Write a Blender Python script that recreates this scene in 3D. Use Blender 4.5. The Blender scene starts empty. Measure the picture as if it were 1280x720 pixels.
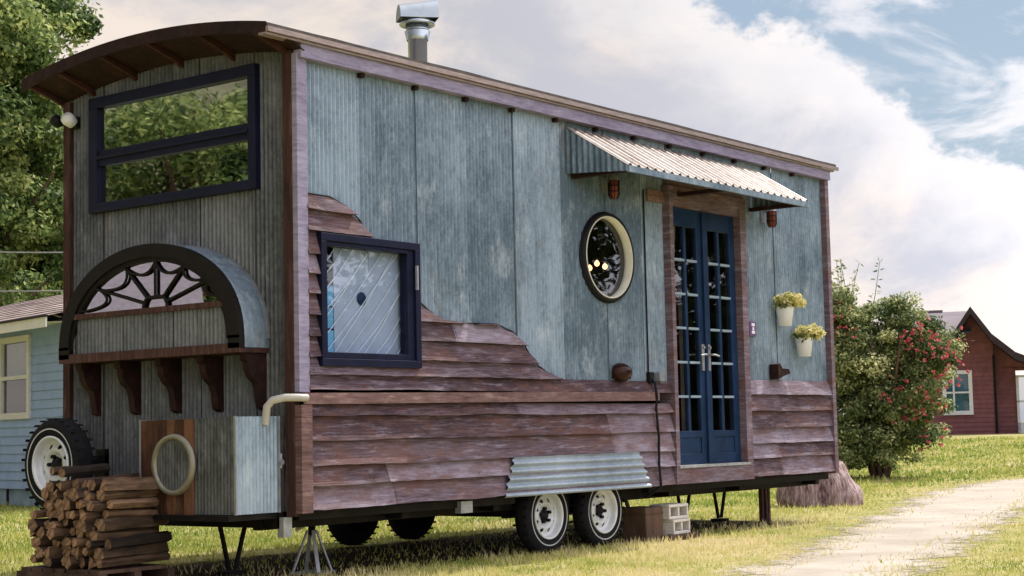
import bpy, bmesh, math, random
import numpy as np
from mathutils import Vector, Matrix, noise
random.seed(7); rng = np.random.default_rng(7)
PI = math.pi; R = math.radians
S = bpy.context.scene; C = S.collection

# ------------------------------------------------------------------ helpers
class MB:
    """collects faces for ONE mesh object; every face carries a 'tone' value for material variation"""
    def __init__(s): s.v = []; s.f = []; s.t = []; s.sm = []
    def face(s, pts, tone=0.5, smooth=False):
        i = len(s.v); s.v += [tuple(p) for p in pts]; s.f.append(tuple(range(i, i+len(pts)))); s.t.append(tone); s.sm.append(smooth)
    def grid(s, rows, tone=0.5, smooth=True, closed=False):
        n = len(rows[0]); i = len(s.v)
        for r in rows: s.v += [tuple(p) for p in r]
        for a in range(len(rows)-1):
            for b in range(n if closed else n-1):
                c = (b+1) % n
                s.f.append((i+a*n+b, i+a*n+c, i+(a+1)*n+c, i+(a+1)*n+b)); s.t.append(tone); s.sm.append(smooth)
    def box(s, x0, x1, y0, y1, z0, z1, tone=0.5, M=None):
        p = [Vector(q) for q in ((x0,y0,z0),(x1,y0,z0),(x1,y1,z0),(x0,y1,z0),(x0,y0,z1),(x1,y0,z1),(x1,y1,z1),(x0,y1,z1))]
        if M is not None: p = [M @ q for q in p]
        i = len(s.v); s.v += [tuple(q) for q in p]
        for f in ((0,3,2,1),(4,5,6,7),(0,1,5,4),(1,2,6,5),(2,3,7,6),(3,0,4,7)):
            s.f.append(tuple(i+k for k in f)); s.t.append(tone); s.sm.append(False)
    def tube(s, a, b, r, r2=None, n=10, tone=0.5, caps=True):
        a = Vector(a); b = Vector(b); r2 = r if r2 is None else r2
        d = (b-a).normalized(); u = d.orthogonal().normalized(); w = d.cross(u)
        ra = [a+(u*math.cos(2*PI*k/n)+w*math.sin(2*PI*k/n))*r for k in range(n)]
        rb = [b+(u*math.cos(2*PI*k/n)+w*math.sin(2*PI*k/n))*r2 for k in range(n)]
        s.grid([ra, rb], tone, True, True)
        if caps: s.face(ra[::-1], tone); s.face(rb, tone)
    def path(s, pts, r, n=8, tone=0.5):
        pts = [Vector(p) for p in pts]
        rr = r if hasattr(r, '__len__') else [r]*len(pts); rows = []
        u = (pts[1]-pts[0]).orthogonal().normalized()
        for i, p in enumerate(pts):
            d = (pts[min(i+1, len(pts)-1)]-pts[max(i-1, 0)]).normalized()
            u = (u-d*u.dot(d)).normalized(); w = d.cross(u)
            rows.append([p+(u*math.cos(2*PI*k/n)+w*math.sin(2*PI*k/n))*rr[i] for k in range(n)])
        s.grid(rows, tone, True, True); s.face(rows[0][::-1], tone); s.face(rows[-1], tone)
    def lathe(s, prof, M, n=40, tone=0.5):
        rows = [[M @ Vector((r*math.cos(2*PI*k/n), r*math.sin(2*PI*k/n), z)) for k in range(n)] for r, z in prof]
        s.grid(rows, tone, True, True)
    def prism(s, poly, M, d, tone=0.5):
        """poly in local xy, extruded along local z 0..d"""
        a = [M @ Vector((x, y, 0)) for x, y in poly]; b = [M @ Vector((x, y, d)) for x, y in poly]
        s.face(a[::-1], tone); s.face(b, tone)
        n = len(poly)
        for k in range(n): s.face((a[k], a[(k+1) % n], b[(k+1) % n], b[k]), tone)
    def build(s, name, mat, parent=None, loc=None):
        me = bpy.data.meshes.new(name); me.from_pydata(s.v, [], s.f)
        me.polygons.foreach_set('use_smooth', s.sm)
        at = me.attributes.new('tone', 'FLOAT', 'FACE'); at.data.foreach_set('value', s.t)
        me.materials.append(mat); me.update()
        o = bpy.data.objects.new(name, me); C.objects.link(o)
        if parent: o.parent = parent
        if loc is not None: o.location = loc
        return o
def bevel(o, w=0.005, seg=2):
    m = o.modifiers.new('bevel', 'BEVEL'); m.width = w; m.segments = seg; m.limit_method = 'ANGLE'; return o
def tag(o, label=None, cat=None, group=None, kind=None):
    if label: o['label'] = label
    if cat: o['category'] = cat
    if group: o['group'] = group
    if kind: o['kind'] = kind
    return o
def thing(name, label, cat, loc=(0,0,0), rz=0, group=None):
    o = bpy.data.objects.new(name, None); C.objects.link(o); o.location = loc; o.rotation_euler = (0,0,rz)
    o.empty_display_size = .2
    return tag(o, label, cat, group)
def copy_tree(o, parent=None):
    c = o.copy(); C.objects.link(c)
    if parent: c.parent = parent
    for ch in list(o.children): copy_tree(ch, c)
    return c
def TM(x, y, z): return Matrix.Translation((x, y, z))
def RM(a, ax): return Matrix.Rotation(a, 4, ax)

# ------------------------------------------------------------------ materials
def newmat(name):
    m = bpy.data.materials.new(name); m.use_nodes = True
    nt = m.node_tree; return m, nt, nt.nodes, nt.links, nt.nodes['Principled BSDF']
def ramp(N, stops):
    r = N.new('ShaderNodeValToRGB'); e = r.color_ramp.elements
    while len(e) < len(stops): e.new(0.5)
    for i, (p, c) in enumerate(stops): e[i].position = p; e[i].color = (*c, 1)
    return r
def mix(N, L, fac, a, b, mode='MIX'):
    m = N.new('ShaderNodeMix'); m.data_type = 'RGBA'; m.blend_type = mode
    for v, i in ((fac, 0), (a, 6), (b, 7)):
        if isinstance(v, (int, float)): m.inputs[i].default_value = v
        elif isinstance(v, tuple): m.inputs[i].default_value = (*v, 1)
        else: L.new(v, m.inputs[i])
    return m.outputs[2]
def nz(N, L, scale, detail=4, rough=.55, sc=(1,1,1), coord='Object', off=(0,0,0)):
    tc = N.new('ShaderNodeTexCoord'); mp = N.new('ShaderNodeMapping'); mp.inputs['Scale'].default_value = sc; mp.inputs['Location'].default_value = off
    n = N.new('ShaderNodeTexNoise'); n.inputs['Scale'].default_value = scale; n.inputs['Detail'].default_value = detail; n.inputs['Roughness'].default_value = rough
    L.new(tc.outputs[coord], mp.inputs[0]); L.new(mp.outputs[0], n.inputs['Vector']); return n.outputs['Fac']
def tone(N):
    a = N.new('ShaderNodeAttribute'); a.attribute_name = 'tone'; return a.outputs['Fac']
def mth(N, L, op, a, b=None, c=None, clamp=False):
    m = N.new('ShaderNodeMath'); m.operation = op; m.use_clamp = clamp
    for i, v in enumerate((a, b, c)):
        if v is None: continue
        if isinstance(v, (int, float)): m.inputs[i].default_value = v
        else: L.new(v, m.inputs[i])
    return m.outputs[0]
def bump(N, L, B, h, strength=.3, dist=.01):
    b = N.new('ShaderNodeBump'); b.inputs['Strength'].default_value = strength; b.inputs['Distance'].default_value = dist
    L.new(h, b.inputs['Height']); L.new(b.outputs[0], B.inputs['Normal'])
def simple(name, col, rough=.6, metal=0, var=.25, scale=12, bmp=.15, tonev=.35, sc=(1,1,1), spec=None):
    if spec is None: spec = .15 if max(col) < .09 else .35
    m, nt, N, L, B = newmat(name)
    n = nz(N, L, scale, 5, .6, sc)
    a = tuple(c*(1-var) for c in col); b = tuple(min(1, c*(1+var)) for c in col)
    r = ramp(N, [(.3, a), (.7, b)]); L.new(n, r.inputs[0])
    f = mth(N, L, 'MULTIPLY_ADD', tone(N), tonev*2, 1-tonev)
    c = N.new('ShaderNodeVectorMath'); c.operation = 'SCALE'; L.new(r.outputs[0], c.inputs[0]); L.new(f, c.inputs['Scale'])
    L.new(c.outputs[0], B.inputs['Base Color'])
    B.inputs['Roughness'].default_value = rough; B.inputs['Metallic'].default_value = metal; B.inputs['Specular IOR Level'].default_value = spec
    if bmp: bump(N, L, B, n, bmp)
    return m

def galvanised(name, lo, hi, white, rust=.5, metal=.35):
    m, nt, N, L, B = newmat(name)
    big = nz(N, L, 1.3, 9, .70, (1,1,.8)); streak = nz(N, L, 5, 6, .65, (3.5,3.5,.45), off=(3,1,7)); fine = nz(N, L, 30, 4, .75, (1,1,.6))
    s = mth(N, L, 'ADD', mth(N, L, 'MULTIPLY', big, .50), mth(N, L, 'ADD', mth(N, L, 'MULTIPLY', streak, .25), mth(N, L, 'MULTIPLY', fine, .30)))
    s = mth(N, L, 'ADD', s, mth(N, L, 'MULTIPLY_ADD', tone(N), .30, -.18))
    r = ramp(N, [(.40, lo), (.62, hi)]); L.new(s, r.inputs[0])
    w = nz(N, L, 2.4, 9, .78, (1.5,1.5,.8), off=(11,4,2)); wr = ramp(N, [(.55, (0,0,0)), (.66, (1,1,1))]); L.new(w, wr.inputs[0])
    c = mix(N, L, mth(N, L, 'MULTIPLY', wr.outputs[0], .42), r.outputs[0], white)
    dk = nz(N, L, 3.1, 8, .75, (1.6,1.6,.5), off=(21,3,6)); dr = ramp(N, [(.56, (0,0,0)), (.68, (1,1,1))]); L.new(dk, dr.inputs[0])
    c = mix(N, L, mth(N, L, 'MULTIPLY', dr.outputs[0], .5), c, tuple(q*.7 for q in lo))
    ru = nz(N, L, 1.5, 9, .78, (2.2,2.2,.7), off=(5,9,1)); rr = ramp(N, [(.58, (0,0,0)), (.70, (1,1,1))]); L.new(ru, rr.inputs[0])
    c = mix(N, L, mth(N, L, 'MULTIPLY', rr.outputs[0], rust), c, (.15,.085,.05))
    L.new(c, B.inputs['Base Color']); B.inputs['Metallic'].default_value = metal
    rg = mth(N, L, 'MULTIPLY_ADD', big, .4, .30); L.new(rg, B.inputs['Roughness'])
    bump(N, L, B, fine, .4, .004)
    return m
M_galv = galvanised('galvanised_side', (.095,.145,.190), (.33,.42,.51), (.60,.67,.73), .6)
M_galv_shaded = galvanised('galvanised_shaded', (.042,.047,.050), (.185,.195,.20), (.30,.33,.35), .6)  # same metal as the side wall, shade of the end faces put into it
M_galv_new = galvanised('galvanised_bright', (.24,.30,.37), (.42,.49,.57), (.62,.67,.73), .2)
M_awn = galvanised('galvanised_awning', (.16,.11,.085), (.40,.36,.33), (.48,.45,.42), .6)

def wood(name, cols, axis=(1,1,12), rough=.75, pale=(.50,.42,.44), palef=.45, brown=None):
    m, nt, N, L, B = newmat(name)
    g = nz(N, L, 4.5, 9, .75, axis); g2 = nz(N, L, 3.2, 8, .72, tuple(.45*a+.6 for a in axis), off=(4,2,8)); big = nz(N, L, 1.6, 7, .7, (1,1,2.0), off=(1,7,3))
    s = mth(N, L, 'ADD', mth(N, L, 'MULTIPLY', g, .5), mth(N, L, 'MULTIPLY', g2, .28))
    s = mth(N, L, 'ADD', s, mth(N, L, 'MULTIPLY', big, .22))
    s = mth(N, L, 'ADD', s, mth(N, L, 'MULTIPLY_ADD', tone(N), .22, -.11))
    r = ramp(N, [(.37, cols[0]), (.5, cols[1]), (.64, cols[2])]); L.new(s, r.inputs[0])
    c = r.outputs[0]
    if brown:
        b_ = nz(N, L, 2.2, 8, .75, (1,1,3.5), off=(9,2,4)); br = ramp(N, [(.47, (0,0,0)), (.60, (1,1,1))]); L.new(b_, br.inputs[0])
        c = mix(N, L, mth(N, L, 'MULTIPLY', br.outputs[0], .65), c, brown)
    w = ramp(N, [(.54, (0,0,0)), (.66, (1,1,1))]); L.new(g2, w.inputs[0])
    c = mix(N, L, mth(N, L, 'MULTIPLY', w.outputs[0], palef), c, pale)
    L.new(c, B.inputs['Base Color']); B.inputs['Roughness'].default_value = rough; B.inputs['Specular IOR Level'].default_value = .2
    bump(N, L, B, g, .8, .006)
    return m
M_lap = wood('weathered_lap_wood', ((.055,.032,.038), (.160,.118,.145), (.29,.25,.31)), (1.1,1,16), pale=(.38,.35,.42), palef=.38, brown=(.155,.075,.058))
M_belt = wood('red_wood_trim', ((.07,.036,.034), (.165,.098,.092), (.27,.19,.185)), (1.2,1,11), pale=(.4,.27,.24))
M_post = wood('red_wood_post', ((.026,.012,.011), (.062,.028,.024), (.12,.065,.058)), (14,14,.6), pale=(.20,.13,.13), palef=.3)
M_fascia = wood('grey_purple_fascia', ((.12,.10,.15), (.23,.205,.30), (.36,.33,.45)), (1.2,1,9), pale=(.38,.35,.45))
M_dark_wood = wood('dark_red_wood', ((.010,.005,.005), (.024,.010,.009), (.06,.022,.017)), (3,3,3), pale=(.06,.03,.026), palef=.12)
M_box_wood = wood('orange_brown_wood', ((.03,.013,.008), (.09,.038,.02), (.19,.09,.05)), (9,9,.8), pale=(.3,.2,.12), palef=.2)
M_bark = simple('bark', (.10,.06,.04), .9, 0, .5, 9, .6, .4, (1,1,.3))
M_log = simple('split_log_wood', (.135,.080,.046), .9, 0, .75, 22, .9, .6, (.3,1,1))
M_navy = simple('navy_paint', (.008,.010,.030), .42, 0, .25, 8, .05)
M_door = simple('blue_door_paint', (.012,.031,.078), .38, 0, .3, 5, .08, .2)
M_black = simple('black_paint', (.012,.012,.014), .55, .1, .3, 6, .1)
M_chassis = simple('black_steel', (.014,.012,.012), .6, .3, .4, 6, .2)
M_iron = simple('bay_black_frame', (.010,.008,.008), .55, 0, .3, 7, .1)
M_tyre = simple('tyre_rubber', (.012,.012,.014), .9, 0, .3, 20, .2)
M_rim = simple('white_rim_paint', (.60,.62,.63), .4, .15, .12, 8, .05, .25)
M_grey = simple('grey_steel', (.30,.31,.33), .5, .5, .25, 14, .2)
M_flue = simple('flue_steel', (.42,.47,.50), .25, .85, .15, 4, .05)
M_pipe = simple('cream_plastic', (.42,.40,.35), .45, 0, .12, 6, 0)
M_white = simple('white_paint', (.72,.74,.79), .5, 0, .08, 7, .05)
M_copper = simple('red_lantern', (.20,.045,.03), .4, .4, .3, 12, .1)
M_shingle = simple('roof_shingle_dark', (.10,.085,.08), .9, 0, .3, 12, .5)
M_block = simple('concrete_block', (.60,.57,.52), .9, 0, .18, 22, .4)
M_interior = simple('interior_panelling', (.10,.06,.04), .8, 0, .3, 4, 0)
M_curtain = simple('cream_curtain', (.42,.37,.30), .9, 0, .15, 10, .1)
M_cyan = simple('pale_blue_curtain', (.16,.42,.60), .7, 0, .15, 6, .05)
M_brass = simple('brass', (.45,.33,.16), .35, .8, .1, 6, 0)
M_purple = simple('purple_enamel', (.13,.07,.19), .4, 0, .1, 6, 0)
M_drip = simple('pale_drip_edge', (.27,.215,.20), .5, .3, .25, 10, .1, .2, (1,6,6))
M_lacquer = simple('black_lacquer', (.03,.012,.01), .18, .2, .3, 6, 0)

def glass(name, tint=(.75,.8,.82), base=.12, ior=1.6):
    m, nt, N, L, B = newmat(name); N.remove(B)
    t = N.new('ShaderNodeBsdfTransparent'); t.inputs[0].default_value = (*tint, 1)
    g = N.new('ShaderNodeBsdfGlossy'); g.inputs['Roughness'].default_value = .015; g.inputs[0].default_value = (.95,.97,1,1)
    fr = N.new('ShaderNodeFresnel'); fr.inputs['IOR'].default_value = ior
    gm_ = N.new('ShaderNodeNewGeometry'); f = mth(N, L, 'ADD', fr.outputs[0], base, clamp=True); f = mth(N, L, 'MULTIPLY', f, mth(N, L, 'SUBTRACT', 1.0, gm_.outputs['Backfacing']))
    w = nz(N, L, 1.6, 2, .5); b = N.new('ShaderNodeBump'); b.inputs['Strength'].default_value = .06; b.inputs['Distance'].default_value = .02
    L.new(w, b.inputs['Height']); L.new(b.outputs[0], g.inputs['Normal'])
    mx = N.new('ShaderNodeMixShader'); L.new(f, mx.inputs[0]); L.new(t.outputs[0], mx.inputs[1]); L.new(g.outputs[0], mx.inputs[2])
    L.new(mx.outputs[0], N['Material Output'].inputs[0]); return m
M_glass = glass('window_glass', (.85,.87,.88), .05, 1.5)
M_glass_end = glass('tinted_window_glass', (.25,.27,.27), .38, 1.7)
M_glass_side = glass('side_window_glass', (.9,.93,.97), .05, 1.45)

def leaf(name, a, b, c, trans=.35):
    m, nt, N, L, B = newmat(name)
    r = ramp(N, [(0, a), (.5, b), (1, c)]); L.new(tone(N), r.inputs[0])
    L.new(r.outputs[0], B.inputs['Base Color']); B.inputs['Roughness'].default_value = .6; B.inputs['Specular IOR Level'].default_value = .25
    t = N.new('ShaderNodeBsdfTranslucent'); L.new(r.outputs[0], t.inputs[0])
    mx = N.new('ShaderNodeMixShader'); mx.inputs[0].default_value = trans
    L.new(B.outputs[0], mx.inputs[1]); L.new(t.outputs[0], mx.inputs[2]); L.new(mx.outputs[0], N['Material Output'].inputs[0]); return m
M_leaf = leaf('tree_leaves', (.035,.07,.02), (.17,.25,.07), (.55,.60,.22), .45)
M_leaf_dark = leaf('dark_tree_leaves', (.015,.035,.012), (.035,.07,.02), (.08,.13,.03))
M_leaf_bush = leaf('bush_leaves', (.035,.07,.028), (.20,.26,.09), (.72,.70,.36), .5)
M_red_fl = leaf('red_blossom', (.34,.03,.04), (.60,.08,.10), (.75,.24,.24), .35)
M_yel_fl = leaf('yellow_flowers', (.30,.34,.08), (.75,.66,.25), (.90,.84,.55), .3)
M_blade = leaf('grass_blades', (.18,.27,.04), (.50,.50,.13), (.80,.68,.38), .4)

# ------------------------------------------------------------------ camera
CAM = Vector((-8.115, -8.098, 1.012))
cam = bpy.data.cameras.new('camera'); co = bpy.data.objects.new('camera', cam); C.objects.link(co); S.camera = co
yaw, pit, rol = .916, .087, -.022
fw = Vector((math.sin(yaw)*math.cos(pit), math.cos(yaw)*math.cos(pit), math.sin(pit)))
rt = Vector((math.cos(yaw), -math.sin(yaw), 0)); up = rt.cross(fw)
r2 = rt*math.cos(rol)+up*math.sin(rol); u2 = -rt*math.sin(rol)+up*math.cos(rol)
co.matrix_world = Matrix(((r2.x,u2.x,-fw.x,CAM.x),(r2.y,u2.y,-fw.y,CAM.y),(r2.z,u2.z,-fw.z,CAM.z),(0,0,0,1)))
cam.sensor_width = 36; cam.lens = 2062.75/1280*36; cam.clip_end = 3000; cam.clip_start = .1

# ------------------------------------------------------------------ ground
def gz(x, y):
    s = math.hypot(x-CAM.x, y-CAM.y)
    t = min(max((s-26)/34, 0), 1); h = .58*(t*t*(3-2*t))
    if s > 64: h -= min((s-64)*.02, 1.2)
    return h
def gza(x, y):
    s = np.hypot(x-CAM.x, y-CAM.y); t = np.clip((s-26)/34, 0, 1); h = .58*(t*t*(3-2*t))
    return h-np.clip((s-64)*.02, 0, 1.2)
# path centre line and half widths (world)
PATH = [(-3.5,-6.6,1.0),(0.0,-4.1,.85),(2.0,-2.8,.62),(4.2,-2.3,.62),(6.6,-1.55,.70),(9.2,-.75,.78),(12.1,.10,.92),(15.5,1.2,.88),(18.2,1.75,.88),(20.4,1.45,.95),(22.8,.1,1.1),(26,-2.6,1.2)]
def path_at(x, y):
    """signed clearance outside path edge (negative inside)"""
    best = 1e9
    for (x0,y0,w0),(x1,y1,w1) in zip(PATH, PATH[1:]):
        dx, dy = x1-x0, y1-y0; t = max(0, min(1, ((x-x0)*dx+(y-y0)*dy)/(dx*dx+dy*dy)))
        d = math.hypot(x-x0-t*dx, y-y0-t*dy)-(w0+t*(w1-w0)); best = min(best, d)
    return best
def path_arr(x, y):
    best = np.full(x.shape, 1e9)
    for (x0,y0,w0),(x1,y1,w1) in zip(PATH, PATH[1:]):
        dx, dy = x1-x0, y1-y0; t = np.clip(((x-x0)*dx+(y-y0)*dy)/(dx*dx+dy*dy), 0, 1)
        best = np.minimum(best, np.hypot(x-x0-t*dx, y-y0-t*dy)-.86*(w0+t*(w1-w0)))
    return best

m, nt, N, L, B = newmat('lawn_ground'); M_ground = m
n1 = nz(N, L, .35, 6, .6); n2 = nz(N, L, 3.5, 6, .65, off=(3,3,0)); n3 = nz(N, L, 40, 3, .6)
s = mth(N, L, 'ADD', mth(N, L, 'MULTIPLY', n1, .5), mth(N, L, 'MULTIPLY', n2, .5))
r = ramp(N, [(.38, (.20,.24,.05)), (.5, (.38,.36,.12)), (.60, (.56,.46,.26))]); L.new(s, r.inputs[0])
c = mix(N, L, mth(N, L, 'MULTIPLY', n3, .5), r.outputs[0], (.16,.13,.06))
L.new(c, B.inputs['Base Color']); B.inputs['Roughness'].default_value = .95; B.inputs['Specular IOR Level'].default_value = .1; bump(N, L, B, n3, .5, .03)
mb = MB(); rows = []
rad = [0,2,4,6]+list(np.arange(8,70,1.0))+[75,85,100,130,200,400,900,2000]
for r_ in rad:
    rows.append([(CAM.x+r_*math.cos(2*PI*k/120), CAM.y+r_*math.sin(2*PI*k/120), gz(CAM.x+r_*math.cos(2*PI*k/120), CAM.y+r_*math.sin(2*PI*k/120))) for k in range(120)])
mb.grid(rows[1:], .5, True, True); mb.face(rows[1], .5)
tag(mb.build('ground', M_ground), kind='structure')

m, nt, N, L, B = newmat('sand_gravel'); M_sand = m
n1 = nz(N, L, 1.2, 6, .6); n3 = nz(N, L, 60, 3, .7)
r = ramp(N, [(.35, (.36,.305,.24)), (.65, (.52,.46,.39))]); L.new(n1, r.inputs[0])
c = mix(N, L, mth(N, L, 'MULTIPLY', n3, .35), r.outputs[0], (.38,.33,.26)); L.new(c, B.inputs['Base Color'])
B.inputs['Roughness'].default_value = .95; bump(N, L, B, n3, .4, .015)
mb = MB(); cl = []
for i in range(len(PATH)-1):
    a, b = PATH[i], PATH[i+1]; L_ = math.hypot(b[0]-a[0], b[1]-a[1]); k = int(L_/.12)
    for j in range(k):
        t = j/k; cl.append((a[0]+(b[0]-a[0])*t, a[1]+(b[1]-a[1])*t, a[2]+(b[2]-a[2])*t))
cl = np.array(cl)
for _ in range(60): cl[1:-1, :2] = (cl[:-2, :2]+cl[2:, :2]+2*cl[1:-1, :2])/4
rows = []; ev = []
for i, (x, y, w) in enumerate(cl):
    d = Vector(cl[min(i+1, len(cl)-1)][:2])-Vector(cl[max(i-1, 0)][:2]); d.normalize(); n_ = Vector((-d.y, d.x)); row = []
    for ww in np.linspace(-w-.9, w+.9, 25):
        px, py = x+n_.x*ww, y+n_.y*ww; row.append((px, py, gz(px, py)+.006)); ev.append(abs(ww)-w*.86)
    rows.append(row)
mb.grid(rows, .5); po = tag(mb.build('path', M_sand), kind='structure')
po.data.attributes.new('edge', 'FLOAT', 'POINT').data.foreach_set('value', ev)
N = M_sand.node_tree.nodes; L = M_sand.node_tree.links
ea = N.new('ShaderNodeAttribute'); ea.attribute_name = 'edge'
en = nz(N, L, 1.6, 8, .72, off=(4,4,4)); en2 = nz(N, L, 14, 4, .7, off=(1,8,4))
ee = mth(N, L, 'ADD', ea.outputs['Fac'], mth(N, L, 'MULTIPLY_ADD', en, 1.5, -.75)); ee = mth(N, L, 'ADD', ee, mth(N, L, 'MULTIPLY_ADD', en2, .9, -.45))
mr = N.new('ShaderNodeMapRange'); mr.interpolation_type = 'SMOOTHSTEP'; mr.inputs['From Min'].default_value = -.10; mr.inputs['From Max'].default_value = .16; mr.inputs['To Min'].default_value = 1; mr.inputs['To Max'].default_value = 0; L.new(ee, mr.inputs['Value'])
fade = mth(N, L, 'LESS_THAN', ea.outputs['Fac'], .86)
L.new(mth(N, L, 'MULTIPLY', mr.outputs['Result'], fade), N['Principled BSDF'].inputs['Alpha'])

m, nt, N, L, B = newmat('under_trailer_shade'); M_under_shade = m  # dark brown sheet painting the shade beneath the trailer
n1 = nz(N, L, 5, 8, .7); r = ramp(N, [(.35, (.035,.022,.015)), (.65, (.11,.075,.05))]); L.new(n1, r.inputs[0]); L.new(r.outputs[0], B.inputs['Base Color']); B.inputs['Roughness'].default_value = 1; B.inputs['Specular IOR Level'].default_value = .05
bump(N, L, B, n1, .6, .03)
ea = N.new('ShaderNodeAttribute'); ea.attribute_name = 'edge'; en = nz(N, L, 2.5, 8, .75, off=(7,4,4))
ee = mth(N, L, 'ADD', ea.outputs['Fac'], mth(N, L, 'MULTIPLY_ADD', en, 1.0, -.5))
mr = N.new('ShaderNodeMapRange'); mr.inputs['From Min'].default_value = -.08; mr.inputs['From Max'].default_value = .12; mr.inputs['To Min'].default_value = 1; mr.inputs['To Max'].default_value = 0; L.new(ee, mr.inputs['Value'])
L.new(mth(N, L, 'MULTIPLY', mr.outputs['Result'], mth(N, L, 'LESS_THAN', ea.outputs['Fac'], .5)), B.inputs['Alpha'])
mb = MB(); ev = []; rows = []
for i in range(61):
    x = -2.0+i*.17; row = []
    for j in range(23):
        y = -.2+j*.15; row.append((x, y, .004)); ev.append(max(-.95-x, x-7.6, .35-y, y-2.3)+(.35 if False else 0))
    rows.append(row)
mb.grid(rows, .5); so_ = tag(mb.build('trailer_shade', M_under_shade), kind='structure'); so_.data.attributes.new('edge', 'FLOAT', 'POINT').data.foreach_set('value', ev)

# ------------------------------------------------------------------ grass blades
def grass():
    n = 260000
    az = rng.uniform(R(26), R(80), n); q = rng.random(n)
    s = 9.5*(52/9.5)**q                                   # density falls with distance
    x = CAM.x+s*np.sin(az); y = CAM.y+s*np.cos(az)
    pd = path_arr(x, y)
    nn = np.array([noise.noise((a*.8, b*.8, 0))+.8*noise.noise((a*3, b*3, 4))+.5*noise.noise((a*9, b*9, 8)) for a, b in zip(x[::1], y[::1])])
    pd2 = pd+nn*.45
    under = (x > -.9) & (x < 7.6) & (y > .45) & (y < 2.3)
    keep = ((pd2 > .02) | (rng.random(n) < .02) | ((pd > -.3) & (rng.random(n) < .3))) & (~under | (rng.random(n) < .22))
    bare = (nn > .45) & (rng.random(n) < .6); keep &= ~bare; near_bare = (pd < 1.1) & (pd > 0) & (rng.random(n) < .45*(1-pd/1.1)); keep &= ~near_bare
    x, y, s, nn, pd = x[keep], y[keep], s[keep], nn[keep], pd[keep]; n = len(x)
    z = gza(x, y)
    h = rng.uniform(.015, .06, n)*np.where(rng.random(n) < .04, 1.8, 1)*(1+np.clip(s-20, 0, 30)*.02)*(1+.5*np.clip(nn, -.5, 1)); h *= np.where(pd < .5, .6, 1)
    w = .004*(s/11)**1.05*rng.uniform(.8, 1.6, n)
    th = rng.uniform(0, 2*PI, n); lean = rng.uniform(0, .9, n)*h; la = rng.uniform(0, 2*PI, n)
    v = np.zeros((n, 3, 3))
    v[:,0] = np.stack([x-w*np.cos(th), y-w*np.sin(th), z-.002], 1); v[:,1] = np.stack([x+w*np.cos(th), y+w*np.sin(th), z-.002], 1)
    v[:,2] = np.stack([x+lean*np.cos(la), y+lean*np.sin(la), z+h], 1)
    me = bpy.data.meshes.new('grass'); me.vertices.add(n*3); me.vertices.foreach_set('co', v.ravel())
    me.loops.add(n*3); me.loops.foreach_set('vertex_index', np.arange(n*3)); me.polygons.add(n)
    me.polygons.foreach_set('loop_start', np.arange(n)*3); me.polygons.foreach_set('loop_total', np.full(n, 3)); me.update()
    # dryness: straw in front of the trailer and beside the path, greener behind it and far off
    dry = .52+.62*nn+rng.normal(0, .14, n)
    dry += np.where((y < .6) & (x < 9), .16, 0)+np.where((pd < .8), .12, 0)
    dry -= np.where(y > 2.7, .28, 0)+np.where(pd > 25, .1, 0)
    side = (y < x*.28-3.3); dry -= np.where(side, .25, 0)
    me.attributes.new('tone', 'FLOAT', 'FACE').data.foreach_set('value', np.clip(dry, 0, 1))
    me.materials.append(M_blade); o = bpy.data.objects.new('grass', me); C.objects.link(o)
    tag(o, 'short green and straw coloured lawn grass around the house and path', 'grass', kind='stuff')
grass()

# ------------------------------------------------------------------ foliage
def leaves(name, mat, parent, blobs, n, size, hollow=.55, tone_fn=None, droop=0, clump=.35, nclump=90):
    """leaf faces in many clumps spread through the blobs (cx,cy,cz,rx,ry,rz)"""
    cc = []
    for b in blobs:
        for _ in range(max(4, int(nclump*b[3]*b[4]*b[5]/sum(q[3]*q[4]*q[5] for q in blobs)))):
            d = rng.normal(size=3); d /= np.linalg.norm(d); rr = rng.uniform(hollow, 1.02)
            cc.append((b[0]+d[0]*b[3]*rr, b[1]+d[1]*b[4]*rr, b[2]+d[2]*b[5]*rr, rng.uniform(.5, 1.25)*clump, rng.normal(0, .13)))
    cc = np.array(cc); k = rng.integers(0, len(cc), n)
    d = rng.normal(size=(n, 3)); d /= np.linalg.norm(d, axis=1)[:, None]
    rr = rng.uniform(.25, 1, n)**.6*cc[k, 3]
    p = cc[k, :3]+d*rr[:, None]*np.array([1.25, 1.25, .8])
    nrm = d+rng.normal(0, .7, (n, 3)); nrm[:, 2] += .4; nrm /= np.linalg.norm(nrm, axis=1)[:, None]
    a = np.cross(nrm, rng.normal(size=(n, 3))); a /= np.linalg.norm(a, axis=1)[:, None]; b = np.cross(nrm, a)
    sz = size*rng.uniform(.6, 1.35, n)[:, None]
    v = np.stack([p-a*sz, p-b*sz*.5, p+a*sz, p+b*sz*.5], 1)
    me = bpy.data.meshes.new(name); me.vertices.add(n*4); me.vertices.foreach_set('co', v.ravel())
    me.loops.add(n*4); me.loops.foreach_set('vertex_index', np.arange(n*4)); me.polygons.add(n)
    me.polygons.foreach_set('loop_start', np.arange(n)*4); me.polygons.foreach_set('loop_total', np.full(n, 4)); me.update()
    t = np.clip(.47+cc[k, 4]*1.4+rng.normal(0, .24, n), 0, 1)
    me.attributes.new('tone', 'FLOAT', 'FACE').data.foreach_set('value', t)
    me.materials.append(mat); o = bpy.data.objects.new(name, me); C.objects.link(o); o.parent = parent; return o
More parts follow.
